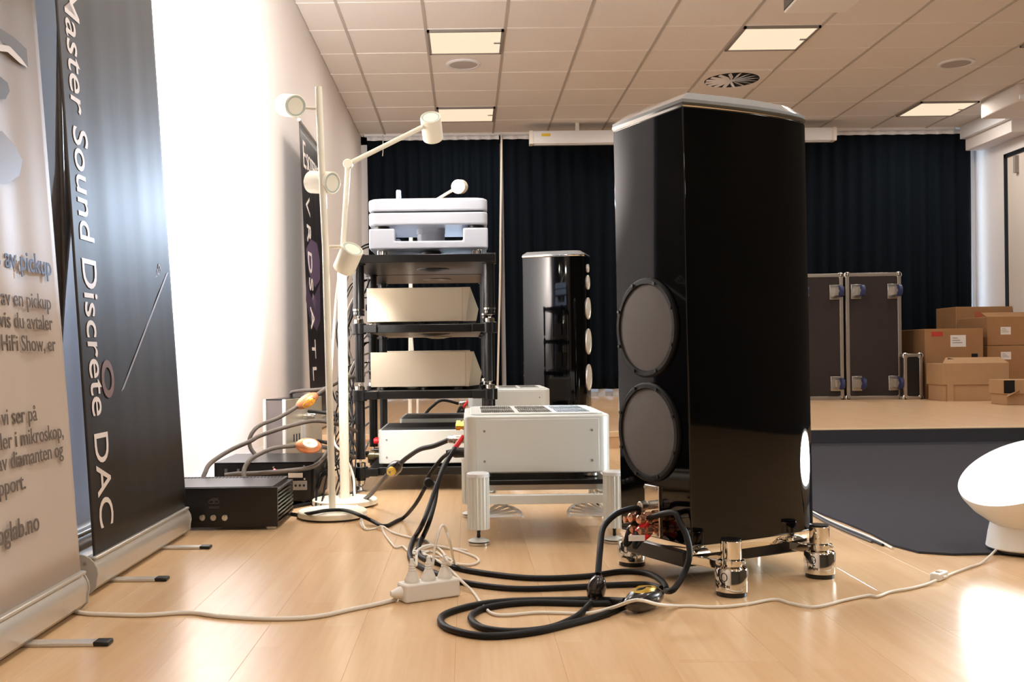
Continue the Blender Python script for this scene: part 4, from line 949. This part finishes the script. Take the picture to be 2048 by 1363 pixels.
# black signal lead with oval pod running to the rack foot
xl = V((A1.x-0.05, A1.y+0.15, 0.299))
podA = P(789, 936, 3.55)
cable('signal_cable', 'thick black lead curving from the amplifier plug to an oval pod', [xl, P(868, 891, 3.32), P(840, 898, 3.38), P(815, 914, 3.46), P(803, 924, 3.5)], 0.0085, M_rub)
cable('signal_cable', 'thick grey black lead running from the oval pod down beside the rack foot', [P(776, 948, 3.6), P(765, 960, 3.64), P(750, 978, 3.72), P(737, 992, 3.8), P(722, 1002, 3.9), P(712, 996, 4.02), P(709, 975, 4.1), P(706, 950, 4.12)], 0.0085, mat('grey rubber lead', '#4a443f', 0.5))
def pod(name, label, c, d, L, r, m, plate=None, flat=1.0, platedir=None, group=None):
    t = thing(name, label, 'cable pod', V(c), group); d = V(d).normalized()
    pr = [(-L/2, r*0.25), (-L/2*0.96, r*0.38), (-L*0.4, r*0.62), (-L*0.28, r*0.85), (-L*0.12, r), (L*0.12, r), (L*0.28, r*0.85), (L*0.4, r*0.62), (L/2*0.96, r*0.38), (L/2, r*0.25)]
    obj('shell', MB().lathe(c, d, pr, 28, flat), m, t, world=True, smooth=60)
    if plate:
        n = V(platedir).normalized(); n = (n-d*n.dot(d)).normalized(); s = d.cross(n)
        ring0 = []; ring1 = []
        for i in range(28):
            a_ = 2*math.pi*i/28; u_ = math.cos(a_)*L*0.31; w = math.sin(a_)*r*0.66
            ring0.append(V(c)+d*u_+s*w+n*(r*0.80-abs(u_)*0.05)); ring1.append(V(c)+d*u_*0.9+s*w*0.85+n*(r*1.03-abs(u_)*0.09))
        obj('name_plate', MB().rings([ring0, ring1]), plate, t, world=True, smooth=30)
    return t
pod('cable_pod', 'brown oval cable pod with yellow plate hanging before the rack', podA, P(806, 921, 3.52)-P(773, 951, 3.6), 0.085, 0.024, M_pod, M_poday, platedir=V((-0.3, -1, -0.25)))
# speaker cables
cable('speaker_cable', 'black lead dropping from the amplifier and crossing over the lamp base', [V((A1.x-0.045, A1.y+0.12, 0.259)), P(903, 903, 3.2), P(884, 916, 3.24), P(859, 949, 3.28), P(849, 976, 3.3), P(830, 1009, 3.36), F(805, 1036, rk), F(770, 1051, rk), F(742, 1040, 0.016), F(720, 1030, 0.036), F(690, 1020, 0.036), F(655, 1020, 0.036), F(625, 1025, 0.036), F(597, 1029, rk), F(581, 1026, rk), F(578, 1018, rk), F(590, 1012, rk), F(640, 1003, rk)], 0.0065, M_rub)
redA = V((A1.x-0.034, A1.y+0.08, 0.276)); redB = V((A1.x-0.034, A1.y+0.15, 0.268))
c3 = [redA, P(908, 900, 3.16), P(892, 927, 3.14), P(873, 971, 3.1), P(862, 1001, 3.06)]+[P(846, 1045, 2.97)]+Fz(rk, (831, 1072), (820, 1098), (823, 1118), (845, 1134), (873, 1146), (924, 1163), (1025, 1176), (1134, 1174), (1224, 1169), (1293, 1168), (1322, 1176))
cable('speaker_cable', 'black speaker cable from the red amplifier sleeve along the floor to the brown pod', c3, rk, M_rub)
c4 = [redB, P(905, 905, 3.22), P(888, 930, 3.2), P(875, 968, 3.17), P(870, 1001, 3.12), P(858, 1044, 3.02)]+Fz(rk, (845, 1075), (837, 1096), (845, 1114), (888, 1128), (953, 1143), (1061, 1155), (1170, 1152), (1242, 1142), (1296, 1146), (1325, 1163), (1333, 1178))
cable('speaker_cable', 'black speaker cable twin sweeping past the power strip, ending at the brown pod', c4, rk, M_rub)
jn = P(857, 963, 3.19)
tag(obj('cable_clip', MB().lathe(jn-V((0, 0.012, 0)), (0.2,-1,0), [(0,.014),(0.004,.016),(0.010,.016),(0.014,.013)], 20).tube([jn+V((0.01, -0.01, -0.004)), jn+V((0.035, -0.012, -0.008))], 0.008, 8), M_blackp), 'round black clip pinching the speaker cables below the amplifier', 'clip')
podB = F(1288, 1197, 0.026); dB = F(1335, 1180, 0.02)-F(1245, 1208, 0.02)
pod('cable_pod', 'large dark brown oval pod with yellow plate lying on the floor', podB, dB, 0.135, 0.026, M_pod, M_poday, platedir=V((-0.15, -0.25, 1)))
rear = ROOT[spk.name]
def post(y, z, d=-0.03): return rear@V((d, y, z))
cable('speaker_cable', 'black speaker cable looping from the brown pod up to the speaker terminals', [F(1332, 1181, 0.02), F(1347, 1178, 0.03), P(1366, 1150, 2.35), P(1379, 1112, 2.36), P(1374, 1074, 2.38), P(1360, 1044, 2.4), P(1345, 1024, 2.42), post(-0.016, 0.158, -0.036)], rk, M_rub)
podC = P(1193, 1178, F(1186, 1201).y-0.01)
podC.z = max(podC.z, 0.03)
cable('speaker_cable', 'black speaker cable arching from the egg shaped pod to the speaker terminals', [podC+V((0.004, 0, 0.035)), P(1200, 1099, podC.y+0.04), P(1206, 1056, podC.y+0.1), P(1227, 1031, podC.y+0.15), P(1250, 1020, podC.y+0.18), P(1275, 1016, podC.y+0.20), post(0.02, 0.158, -0.036)], rk, M_rub)
pod('cable_pod', 'glossy egg shaped cable pod standing among the floor cables', podC, P(1198, 1155, podC.y)-P(1187, 1200, podC.y), 0.068, 0.0215, M_pod)
loopI = [podC+V((-0.008, -0.004, -0.03))]+Fz(rk, (1178, 1210), (1152, 1233), (1097, 1255), (1025, 1262), (967, 1255), (942, 1237), (953, 1222), (989, 1211), (1061, 1204), (1170, 1206), (1225, 1206))+[F(1248, 1205, 0.02)]
cable('speaker_cable', 'black cable forming the inner loop on the floor below the egg pod', loopI, rk, M_rub)
loopO = [F(1256, 1210, 0.018)]+Fz(rk, (1238, 1216), (1206, 1229), (1134, 1248), (1061, 1264), (971, 1271), (902, 1258), (881, 1240), (895, 1225), (953, 1209), (1025, 1201), (1130, 1199), (1200, 1199))+[F(1250, 1201, 0.024)]
cable('speaker_cable', 'black cable forming the wide outer loop on the floor', loopO, rk, M_rub)
# terminal jumpers with red and black sleeves
def jumper(label, a, b, sag, m1, m2):
    mid = (a+b)/2+V((-0.04, -0.02, -sag)); pts = smoothpts([a, a+(mid-a)*0.5+V((-0.01, 0, 0.006)), mid, b+(mid-b)*0.5+V((0, 0, 0.002)), b], 8)
    t = thing('jumper_lead', label, 'cable', (a+b)/2, 'jumper leads on the speaker terminals'); n = len(pts)
    obj('wire', MB().tube(pts, 0.006, 8), M_rub, t, world=True)
    obj('sleeve', MB().tube(pts[1:n//4+1], 0.0078, 10), m1, t, world=True); obj('sleeve', MB().tube(pts[-n//4:-1], 0.0078, 10), m2, t, world=True)
    return t
jumper('short jumper lead with a red sleeve and a black sleeve at the speaker terminals', post(-0.016, 0.150, -0.03), post(-0.016, 0.120, -0.028), 0.045, M_red, M_red)
jp = jumper('short black jumper lead wearing a grey paper tag at the speaker terminals', post(0.02, 0.150, -0.03), post(0.02, 0.120, -0.028), 0.045, M_blackp, M_red)
pp = P(1273, 1075, 2.44); obj('paper_tag', MB().box(pp.x-0.020, pp.x+0.020, pp.y-0.004, pp.y-0.002, pp.z-0.007, pp.z+0.007), M_paper, jp, world=True)
for i, (u, v) in enumerate(((1283, 1020), (1297, 1016), (1290, 1028), (1306, 1022))):
    pq = P(u, v, 2.45)
obj('post_extension', MB().lathe(post(0.03, 0.150, -0.012), rear.to_3x3()@V((-1, 0.25, 0)), [(0,.006),(0.012,.006),(0.013,.0105),(0.028,.0105),(0.03,.006),(0.04,.006),(0.041,.009),(0.052,.009)], 14), MATS['clear copper post'], spk, world=True)
# white cords
rw = 0.0042
cp = smoothpts([Mps@V((-0.02, Wd/2, 0.022))]+Fz(rw, (790, 1199), (754, 1208), (700, 1219), (650, 1230), (600, 1236), (520, 1237), (438, 1232), (377, 1225), (284, 1230), (200, 1228), (168, 1226), (120, 1218)))
obj('cord', MB().tube([V((p.x, p.y, max(p.z, 0.0048))) for p in cp], 0.005, 8), M_whitec, ps, world=True, smooth=80)
gw = [V((gb.x-0.08, gb.y-0.02, 0.014))]+Fz(rw, (1965, 1124), (1940, 1133), (1905, 1146))+[F(1886, 1154, 0.008)]
cable('lamp_cord', 'short white cord between the round floor lamp and its switch', gw, 0.0032, M_whitec, cat='cord')
sw = F(1878, 1158, 0.0); swd = F(1895, 1150)-F(1858, 1166); sa_ = math.atan2(swd.y, swd.x)
t = thing('cord_switch', 'small white inline rocker switch on the floor lamp cord', 'switch', Matrix.Translation(sw)@rotz(sa_))
obj('body', MB().prism(rrect(-0.030, 0.030, -0.012, 0.012, 0.005), 0.0005, 0.019), M_whitep, t, bevel=0.003)
obj('rocker', MB().box(-0.010, 0.010, -0.006, 0.006, 0.018, 0.0215), mat('beige rocker', '#b9a890', 0.5), t, bevel=0.002)
lc = [F(1872, 1160, 0.008)]+Fz(rw, (1852, 1168), (1820, 1176), (1780, 1183), (1755, 1192), (1740, 1190), (1725, 1192), (1690, 1199), (1630, 1213), (1583, 1206), (1548, 1198), (1490, 1208), (1431, 1213), (1361, 1211))+[F(1318, 1208, 0.03), F(1285, 1200, 0.058), F(1262, 1201, 0.05)]+[F(1225, 1214, 0.02), F(1170, 1226, rw)]+Fz(rw, (1079, 1224), (996, 1229), (967, 1211), (946, 1183))+[F(925, 1163, 0.02), F(900, 1138, 0.03), F(873, 1119, 0.012), F(846, 1106, rw)]
cable('lamp_cord', 'long thin white cord lying over the brown pod toward the switch', lc, 0.0036, M_whitec, cat='cord')
def wcord(label, pts, r=0.0034): return cable('lamp_cord', label, pts, r, M_whitec, 'thin white lamp cords', cat='cord')
wcord('thin white cord rising straight from the plug nearest the cord boot', [PLUG[0], P(832, 1130, PLUG[0].y), P(833, 1112, PLUG[0].y+0.03), P(838, 1098, PLUG[0].y+0.10), F(862, 1090, 0.02), F(900, 1096, rw), F(945, 1110, rw), F(957, 1121, rw), F(940, 1129, rw), F(905, 1126, rw)])
wcord('thin white cord arching high above the power strip from its middle plug', [PLUG[1], P(865, 1130, PLUG[1].y), P(869, 1098, PLUG[1].y+0.01), P(878, 1062, PLUG[1].y+0.03), P(886, 1050, PLUG[1].y+0.05), P(893, 1062, PLUG[1].y+0.07), P(901, 1090, PLUG[1].y+0.08), F(908, 1122, 0.02), F(915, 1137, rw), F(900, 1126, rw), F(884, 1112, rw), F(872, 1104, rw), F(850, 1102, rw), F(828, 1102, rw), F(835, 1094, rw), F(860, 1088, rw)])
wcord('thin white cord from the far plug tangled among the loops', [PLUG[2], P(899, 1128, PLUG[2].y), F(904, 1120, 0.03), F(895, 1115, 0.012), F(880, 1098, rw), F(866, 1092, rw), F(845, 1097, rw), F(824, 1104, rw), F(850, 1110, rw), F(880, 1114, rw)])
wcord('thin white cord snaking from the lamp base to the tangle by the strip', [V((b1.x+0.10, b1.y+0.06, 0.02)), F(724, 1040, 0.02), F(733, 1058, rw), F(752, 1056, rw), F(765, 1052, 0.018), F(785, 1064, rw), F(820, 1074, rw), F(850, 1080, rw), F(868, 1090, rw), F(905, 1096, rw), F(935, 1100, rw)])
wcord('thin white cord with kinks trailing over the floor toward the strip', [F(764, 1054, 0.02), F(770, 1068, rw), F(782, 1084, rw), F(792, 1094, rw), F(806, 1092, rw), F(818, 1103, rw), F(832, 1108, rw), F(862, 1101, rw)])
wcord('white cord hanging behind the lamp poles down to the floor', [P(678, 552, 4.05), P(672, 600, 4.05), P(665, 700, 4.05), P(662, 780, 4.0), P(667, 878, 3.95), P(688, 908, 3.9), P(706, 950, 3.9), P(709, 985, 3.86), P(713, 1010, 3.75), F(724, 1028, 0.018), F(722, 1045, 0.012), F(732, 1058, rw)], 0.005)
wcord('white cord dropping inside the rack beside the third lamp pole', [P(823, 670, 6.28), P(827, 720, 6.27), P(835, 790, 6.26), P(834, 860, 6.26), V((P(834, 870, 6.26).x, 6.26, STZ+0.004)), V((P(850, 870, 6.3).x, 6.34, STZ+0.004))], 0.008)
# braided grey power leads by the wall
rb_ = 0.0085
def braid(label, pts, r=rb_): return cable('power_cable', label, pts, r, M_braid, 'braided grey power leads')
braid('braided grey lead arching high from behind the finned amplifier to the rack', [P(404, 962, 3.66), P(410, 945, 3.68), P(422, 925, 3.72), P(460, 900, 3.78), P(500, 882, 3.8), P(522, 870, 3.82), P(584, 850, 3.86), P(634, 841, 3.95), P(684, 850, 4.05), P(712, 862, 4.15)])
gp = P(617, 891, 3.83)
braid('braided grey lead bending from the finned amplifier up to a lit copper pod', [P(489, 962, 3.66), P(488, 940, 3.68), P(497, 923, 3.7), P(510, 912, 3.72), P(547, 896, 3.76), P(590, 891, 3.82)])
braid('braided grey lead leaving the lit copper pod behind the lamp poles', [P(643, 893, 3.86), P(665, 897, 3.95), P(690, 905, 4.05), P(708, 915, 4.12)])
pod('cable_pod', 'copper oval pod with pale plate glaring under the lamp head', gp, P(643, 894, 3.86)-P(592, 890, 3.82), 0.100, 0.030, M_copper, mat('pale name plate', '#f3e2c4', 0.3), platedir=V((0.1, -0.9, 0.45)))
hp = P(614, 801, 4.15)
cable('power_cable', 'dark braided lead rising from the power supply to the tilted copper pod', [P(510, 908, 4.05), P(501, 895, 4.05), P(499, 878, 4.05), P(508, 860, 4.06), P(524, 848, 4.08), P(559, 834, 4.1), P(595, 812, 4.13)], rb_, M_braid)
pod('cable_pod', 'tilted copper oval pod in front of the grey tower amplifier', hp, P(637, 787, 4.16)-P(593, 814, 4.13), 0.105, 0.026, M_copper, M_gold, platedir=V((0.4, -0.8, -0.5)))
braid('braided grey lead running from the tilted copper pod to the rack post', [P(635, 788, 4.16), P(655, 775, 4.18), P(680, 762, 4.2), P(709, 752, 4.26), P(728, 750, 4.32)])
braid('braided grey lead lying over the tower amplifier top', [P(582, 796, 4.62), P(583, 785, 4.6), P(600, 781, 4.55), P(647, 777, 4.45), P(672, 766, 4.4), P(700, 752, 4.38)])
braid('braided grey lead sagging across the front of the power supply', [P(450, 950, 3.78), P(475, 947, 3.78), P(510, 946, 3.78), P(572, 941, 3.8), P(622, 934, 3.84), P(645, 918, 3.9), P(655, 900, 4.0)])
braid('braided grey lead lying on the floor from the power supply to the rack', [F(590, 988, rb_), F(610, 990, rb_), F(647, 993, rb_), F(684, 992, rb_), F(705, 986, rb_), F(715, 975, rb_)])
cable('power_cable', 'black lead between the tower amplifier plug and the rack', [P(618, 822, 4.62), P(640, 824, 4.5), P(665, 828, 4.4), P(700, 840, 4.3), P(725, 850, 4.3)], 0.008, M_rub)
cable('power_cable', 'black lead from the tower amplifier terminal to the bottom rack shelf', [P(612, 880, 4.6), P(640, 882, 4.5), P(670, 890, 4.4), P(710, 905, 4.3), P(738, 905, 4.3)], 0.008, M_rub)
# thin leads behind the rack
rc = random.Random(11)
for i in range(16):
    ut = 690+rc.uniform(0, 45); vt = rc.choice((565, 600, 640, 690, 730)); Dt = 4.35+rc.uniform(0, 0.4); ub = 588+rc.uniform(0, 60) if i < 8 else 660+rc.uniform(0, 60); vb = 1020-rc.uniform(0, 35)
    sw_ = rc.uniform(-16, 14)
    pts = [P(733+rc.uniform(0, 8), vt-6, Dt+0.05), P(ut, vt+10, Dt), P(668+sw_*0.6+rc.uniform(-5, 35), vt+110, Dt-0.02), P(672+sw_+rc.uniform(0, 40), 800+rc.uniform(-30, 30), Dt-0.12), P(665+sw_+rc.uniform(0, 45), 900+rc.uniform(-20, 20), Dt-0.28)]
    if i < 8: pts += [P(640+rc.uniform(-10, 20), 955, 4.0)]
    pts += [F(ub, vb, 0.003), F(ub-rc.uniform(5, 14), vb+rc.uniform(-2, 6), 0.003)]
    cable('thin_lead', 'thin dark lead in the tangle hanging behind the rack', pts, 0.0028+0.0012*rc.random(), M_rub, 'thin leads hanging behind the rack', n=6)
for i in range(6):
    vt = (520, 580, 650, 705, 742, 812)[i]; Dt = 4.4
    x_ = rc.uniform(-8, 8)
    cable('thin_lead', 'medium pale grey lead looping behind the rack posts', [P(738, vt, Dt+0.1), P(705+x_, vt+18, Dt), P(690+x_, vt+70, Dt), P(700+x_, vt+130, Dt), P(722, vt+150+rc.uniform(-10, 20), Dt+0.05), P(738, vt+140, Dt+0.1)], 0.005, mat('pale grey lead', '#8f8a86', 0.4), 'pale leads looping behind the rack')
cable('signal_cable', 'slim black tonearm lead leaving the turntable over the shelf edge', [P(740, 487, 4.42), P(728, 491, 4.4), P(718, 500, 4.38), P(712, 520, 4.36), P(706, 560, 4.36)], 0.004, M_rub)
cable('signal_cable', 'slim black ground lead leaving the turntable lower edge', [P(740, 493, 4.42), P(730, 496, 4.4), P(722, 502, 4.38), P(716, 525, 4.36), P(712, 575, 4.36)], 0.004, M_rub)
# leads of the far amplifier
rd2 = V((A2.x-0.034, A2.y+0.08, 0.276))
cable('speaker_cable', 'black lead curving from the far amplifier to the floor behind the rack', [V((A2.x-0.055, A2.y+0.15, 0.299)), P(885, 800, 5.68), P(865, 812, 5.68), P(852, 826, 5.68), P(840, 845, 5.68), P(835, 880, 5.68), V((P(838, 900, 5.7).x, 5.72, 0.008)), V((P(850, 900, 5.7).x, 5.85, 0.008))], 0.008, M_rub)
cable('speaker_cable', 'black lead dropping from the red sleeve of the far amplifier', [rd2, P(920, 815, 5.6), P(912, 840, 5.58), P(908, 880, 5.6), V((P(905, 900, 5.6).x, 5.62, 0.008)), V((P(880, 900, 5.6).x, 5.8, 0.008))], 0.008, M_rub)
# leads along the rug edge
for i in range(3):
    cable('floor_lead', ('thin white lead lying along the edge of the felt rug', 'thin black lead lying beside the white lead at the rug edge', 'thin grey braided lead lying along the edge of the felt rug')[i], [V((1.215-i*0.012+0.006*math.sin(k*1.7+i), 2.86+i*0.05+k*0.17, 0.004)) for k in range(8)], 0.004, (M_whitec, M_rub, M_braid)[i], 'leads beside the rug')

# ================================================================ FLIGHT CASES AND BOXES ON THE STAGE
def flight_case(label, u0, u1, vb, vt, dep, cast=True):
    D = F(1760, 798, STZ).y if cast else F(u1, vb, STZ).y; a_ = P(u0, vb, D); b_ = P(u1, vb, D); w = b_.x-a_.x; h = P((u0+u1)/2, vt, D).z-STZ
    t = thing('flight_case', label, 'flight case', V((a_.x, D, STZ)), 'flight cases on the stage'); e = 0.035 if cast else 0.03
    obj('shell', MB().box(0.006, w-0.006, 0.006, dep, 0.004, h-0.006), M_ply, t)
    for y in (0.0, dep-e):
        for x0, x1, z0, z1 in ((0, e, 0, h), (w-e, w, 0, h), (0, w, 0, e), (0, w, h-e, h)): obj('edge_rail', MB().box(x0, x1, y, y+e, z0, z1), M_alu, t, bevel=0.003)
    for x in (0, w-e):
        for z in (0, h-e): obj('edge_rail', MB().box(x, x+e, 0, dep, z, z+e), M_alu, t, bevel=0.003)
    for x in (0.02, w-0.02):
        for z in (0.02, h-0.02):
            obj('ball_corner', MB().lathe((x, 0.012, z), (0,-1,0), [(-0.01,.034),(0.004,.032),(0.010,.022),(0.014,.001)], 16), M_steel, t)
    if cast:
        for x in (0.10, w-0.085):
            for z in (0.17, h-0.17):
                c = obj('caster', MB().box(x-0.05, x+0.05, -0.006, 0.006, z-0.085, z+0.06), M_steel, t, bevel=0.004)
                obj('fork', MB().box(x-0.004, x+0.004, -0.10, -0.004, z-0.05, z+0.03).box(x+0.046, x+0.054, -0.10, -0.004, z-0.05, z+0.03), M_alu, c)
                obj('wheel', MB().lathe((x+0.008, -0.09, z-0.01), (1,0,0), [(0,.05),(0.003,.058),(0.031,.058),(0.034,.05)], 24), M_blue, c)
                obj('hub', MB().cyl((x+0.002, -0.09, z-0.01), (x+0.052, -0.09, z-0.01), 0.02), M_steel, c)
    else: obj('front_board', MB().box(e, w-e, 0.004, 0.008, e, h-e), M_blackp, t)
    return t
flight_case('tall dark flight case with blue casters beside the glossy speaker', 1582, 1689, 798, 547, 0.6)
flight_case('tall dark flight case with blue casters beside the small case', 1694, 1805, 798, 545, 0.6)
flight_case('small black flight case with wide aluminium edges before a carton', 1809, 1846, 798, 707, 0.35, False)
def carton(label, x0, x1, y0, y1, z0, z1, m, flap=False, tape=None, lid=None, labels=(), rot=0.0, name='cardboard_box', notch=False):
    c = V(((x0+x1)/2, (y0+y1)/2, z0)); w, d, h = (x1-x0)/2, (y1-y0)/2, z1-z0
    t = thing(name, label, 'box', Matrix.Translation(c)@rotz(rot), 'cardboard boxes on the stage')
    if lid:
        obj('tray', MB().box(-w+0.012, w-0.012, -d+0.012, d-0.012, 0, h*0.5), m, t, bevel=0.004)
        obj('lid', MB().box(-w, w, -d, d, h*0.42, h-0.004), m, t, bevel=0.004)
    else: obj('carton', MB().box(-w, w, -d, d, 0, h-0.004), m, t, bevel=0.004)
    if flap:
        obj('top_flap', MB().add([(-w, -d, h-0.004), (w, -d, h-0.004), (w, 0, h+0.05), (-w+w*0.35, 0, h+0.05), (-w, -d, h-0.008), (w, -d, h-0.008), (w, 0, h+0.046), (-w+w*0.35, 0, h+0.046)], [(0,1,2,3),(7,6,5,4),(0,4,5,1),(1,5,6,2),(2,6,7,3),(3,7,4,0)]), m, t, smooth=0)
        obj('top_gap', MB().add([(-w+0.02, -d+0.02, h-0.002), (w*0.0, -d+0.02, h-0.002), (-w+w*0.4, -0.02, h+0.045), (-w+0.02, -d+0.05, h-0.003), (w*0.0, -d+0.05, h-0.003), (-w+w*0.4, 0.01, h+0.042)], [(0,1,2),(5,4,3),(0,3,4,1),(1,4,5,2),(2,5,3,0)]), M_dkhole, t, smooth=0)
    if tape is not None: obj('tape', MB().box(tape-0.03, tape+0.03, -d-0.002, -d+0.001, 0.0, h-0.004), mat('glossy brown tape', '#b18e6a', 0.25), t, smooth=0)
    for lx, lz, lw, lh, mm in labels:
        l = obj('printed_label', MB().box(lx-lw/2, lx+lw/2, -d-0.0025, -d+0.001, lz-lh/2, lz+lh/2), mm, t, smooth=0)
        if mm is M_paper:
            for k in range(3): obj('print_line', MB().box(lx-lw*0.38, lx-lw*0.38+lw*(0.35+0.15*((k*7) % 3)), -d-0.0032, -d-0.002, lz+lh*(0.22-0.2*k), lz+lh*(0.29-0.2*k)), M_runner, l, smooth=0)
    if notch: obj('hand_hole', MB().box(notch[0]-0.03, notch[0]+0.03, -d-0.002, -d+0.001, notch[1]-0.02, notch[1]+0.02), M_dkhole, t, smooth=0)
    return t
def bx(u0, u1, vb, vt, y): 
    a_ = P(u0, vb, y); b_ = P(u1, vt, y); return a_.x, b_.x, a_.z, b_.z
M_redl = mat('red sticker', '#b23a30', 0.5)
yb = F(1905, 800, STZ).y+0.35
x0, x1, z0, z1 = bx(1851, 1966, 800, 656, yb); z1 = P(1905, 656, yb).z
carton('large brown carton with a red sticker and white label behind the telescoped box', x0, x1, yb, yb+0.75, STZ, z1, M_card, labels=((-0.10, z1-STZ-0.22, 0.15, 0.11, M_paper), (-0.22, z1-STZ-0.08, 0.10, 0.045, M_redl)) if False else ((0.04, z1-STZ-0.125, 0.15, 0.115, M_paper), (-0.165, z1-STZ-0.055, 0.11, 0.045, M_redl)), notch=(0.20, z1-STZ-0.27))
y5 = F(1940, 801, STZ).y
x0, x1, z0, z1 = bx(1886, 2018, 801, 720, y5)
carton('telescoped cardboard box with lid and dark gap under its raised flap', x0, x1, y5, y5+0.33, STZ, P(1940, 725, y5).z, M_card2, flap=True, tape=-0.24, lid=True)
y6 = F(2000, 806, STZ).y
x0, x1, z0, z1 = bx(1978, 2120, 806, 748, y6-0.02)
t = carton('low cardboard box with a torn open end at the stage side', x0, x1, y6-0.3, y6-0.02, STZ, P(2010, 752, y6-0.02).z-0.02, M_card2, lid=True)
obj('torn_opening', MB().box(-0.33, -0.24, -0.142, -0.135, 0.10, 0.21), M_dkhole, t, smooth=0)
obj('torn_flap', MB().add([(-0.30, -0.142, 0.09), (-0.20, -0.142, 0.11), (-0.22, -0.19, 0.13), (-0.34, -0.20, 0.07), (-0.30, -0.142, 0.093), (-0.20, -0.142, 0.113), (-0.22, -0.19, 0.133), (-0.34, -0.20, 0.073)], [(0,1,2,3),(7,6,5,4),(0,4,5,1),(1,5,6,2),(2,6,7,3),(3,7,4,0)]), M_card2, t, smooth=0)
# stack of two by the door
y3 = yb+0.10
xs0, xs1, _, _ = bx(1976, 2085, 800, 700, y3)
zA = P(2010, 690, y3).z; zB = P(2010, 632, y3).z
for z0, z1, lb, fl_ in ((STZ, zA, 'brown carton with a white label at the bottom of the two box stack', False), (zA, zB, 'brown carton with a gaping flap on top of the two box stack', True)):
    hh = z1-z0
    carton(lb, xs0, xs1, y3, y3+0.6, z0, z1, M_card, flap=fl_, labels=((-0.03 if False else -0.09, hh*0.5 if fl_ else hh*0.80, 0.10, 0.075, M_paper),))
# tall carton behind, half hidden
y2 = yb+0.80
x0, x1, _, _ = bx(1913, 2120, 800, 610, y2)
x0 = max(x0, P(1913, 700, y2).x)
carton('tall brown carton with faded red print standing against the pale wall', x0, min(x1, XR-0.03), y2, y2+0.45, STZ, P(1960, 612, y2).z, M_card, labels=((-0.18, P(1960, 612, y2).z-STZ-0.24, 0.075, 0.10, mat('faded label', '#b9aea6', 0.8)), (-0.06, P(1960, 612, y2).z-STZ-0.09, 0.08, 0.06, mat('faded red print', '#a5563a', 0.6))))
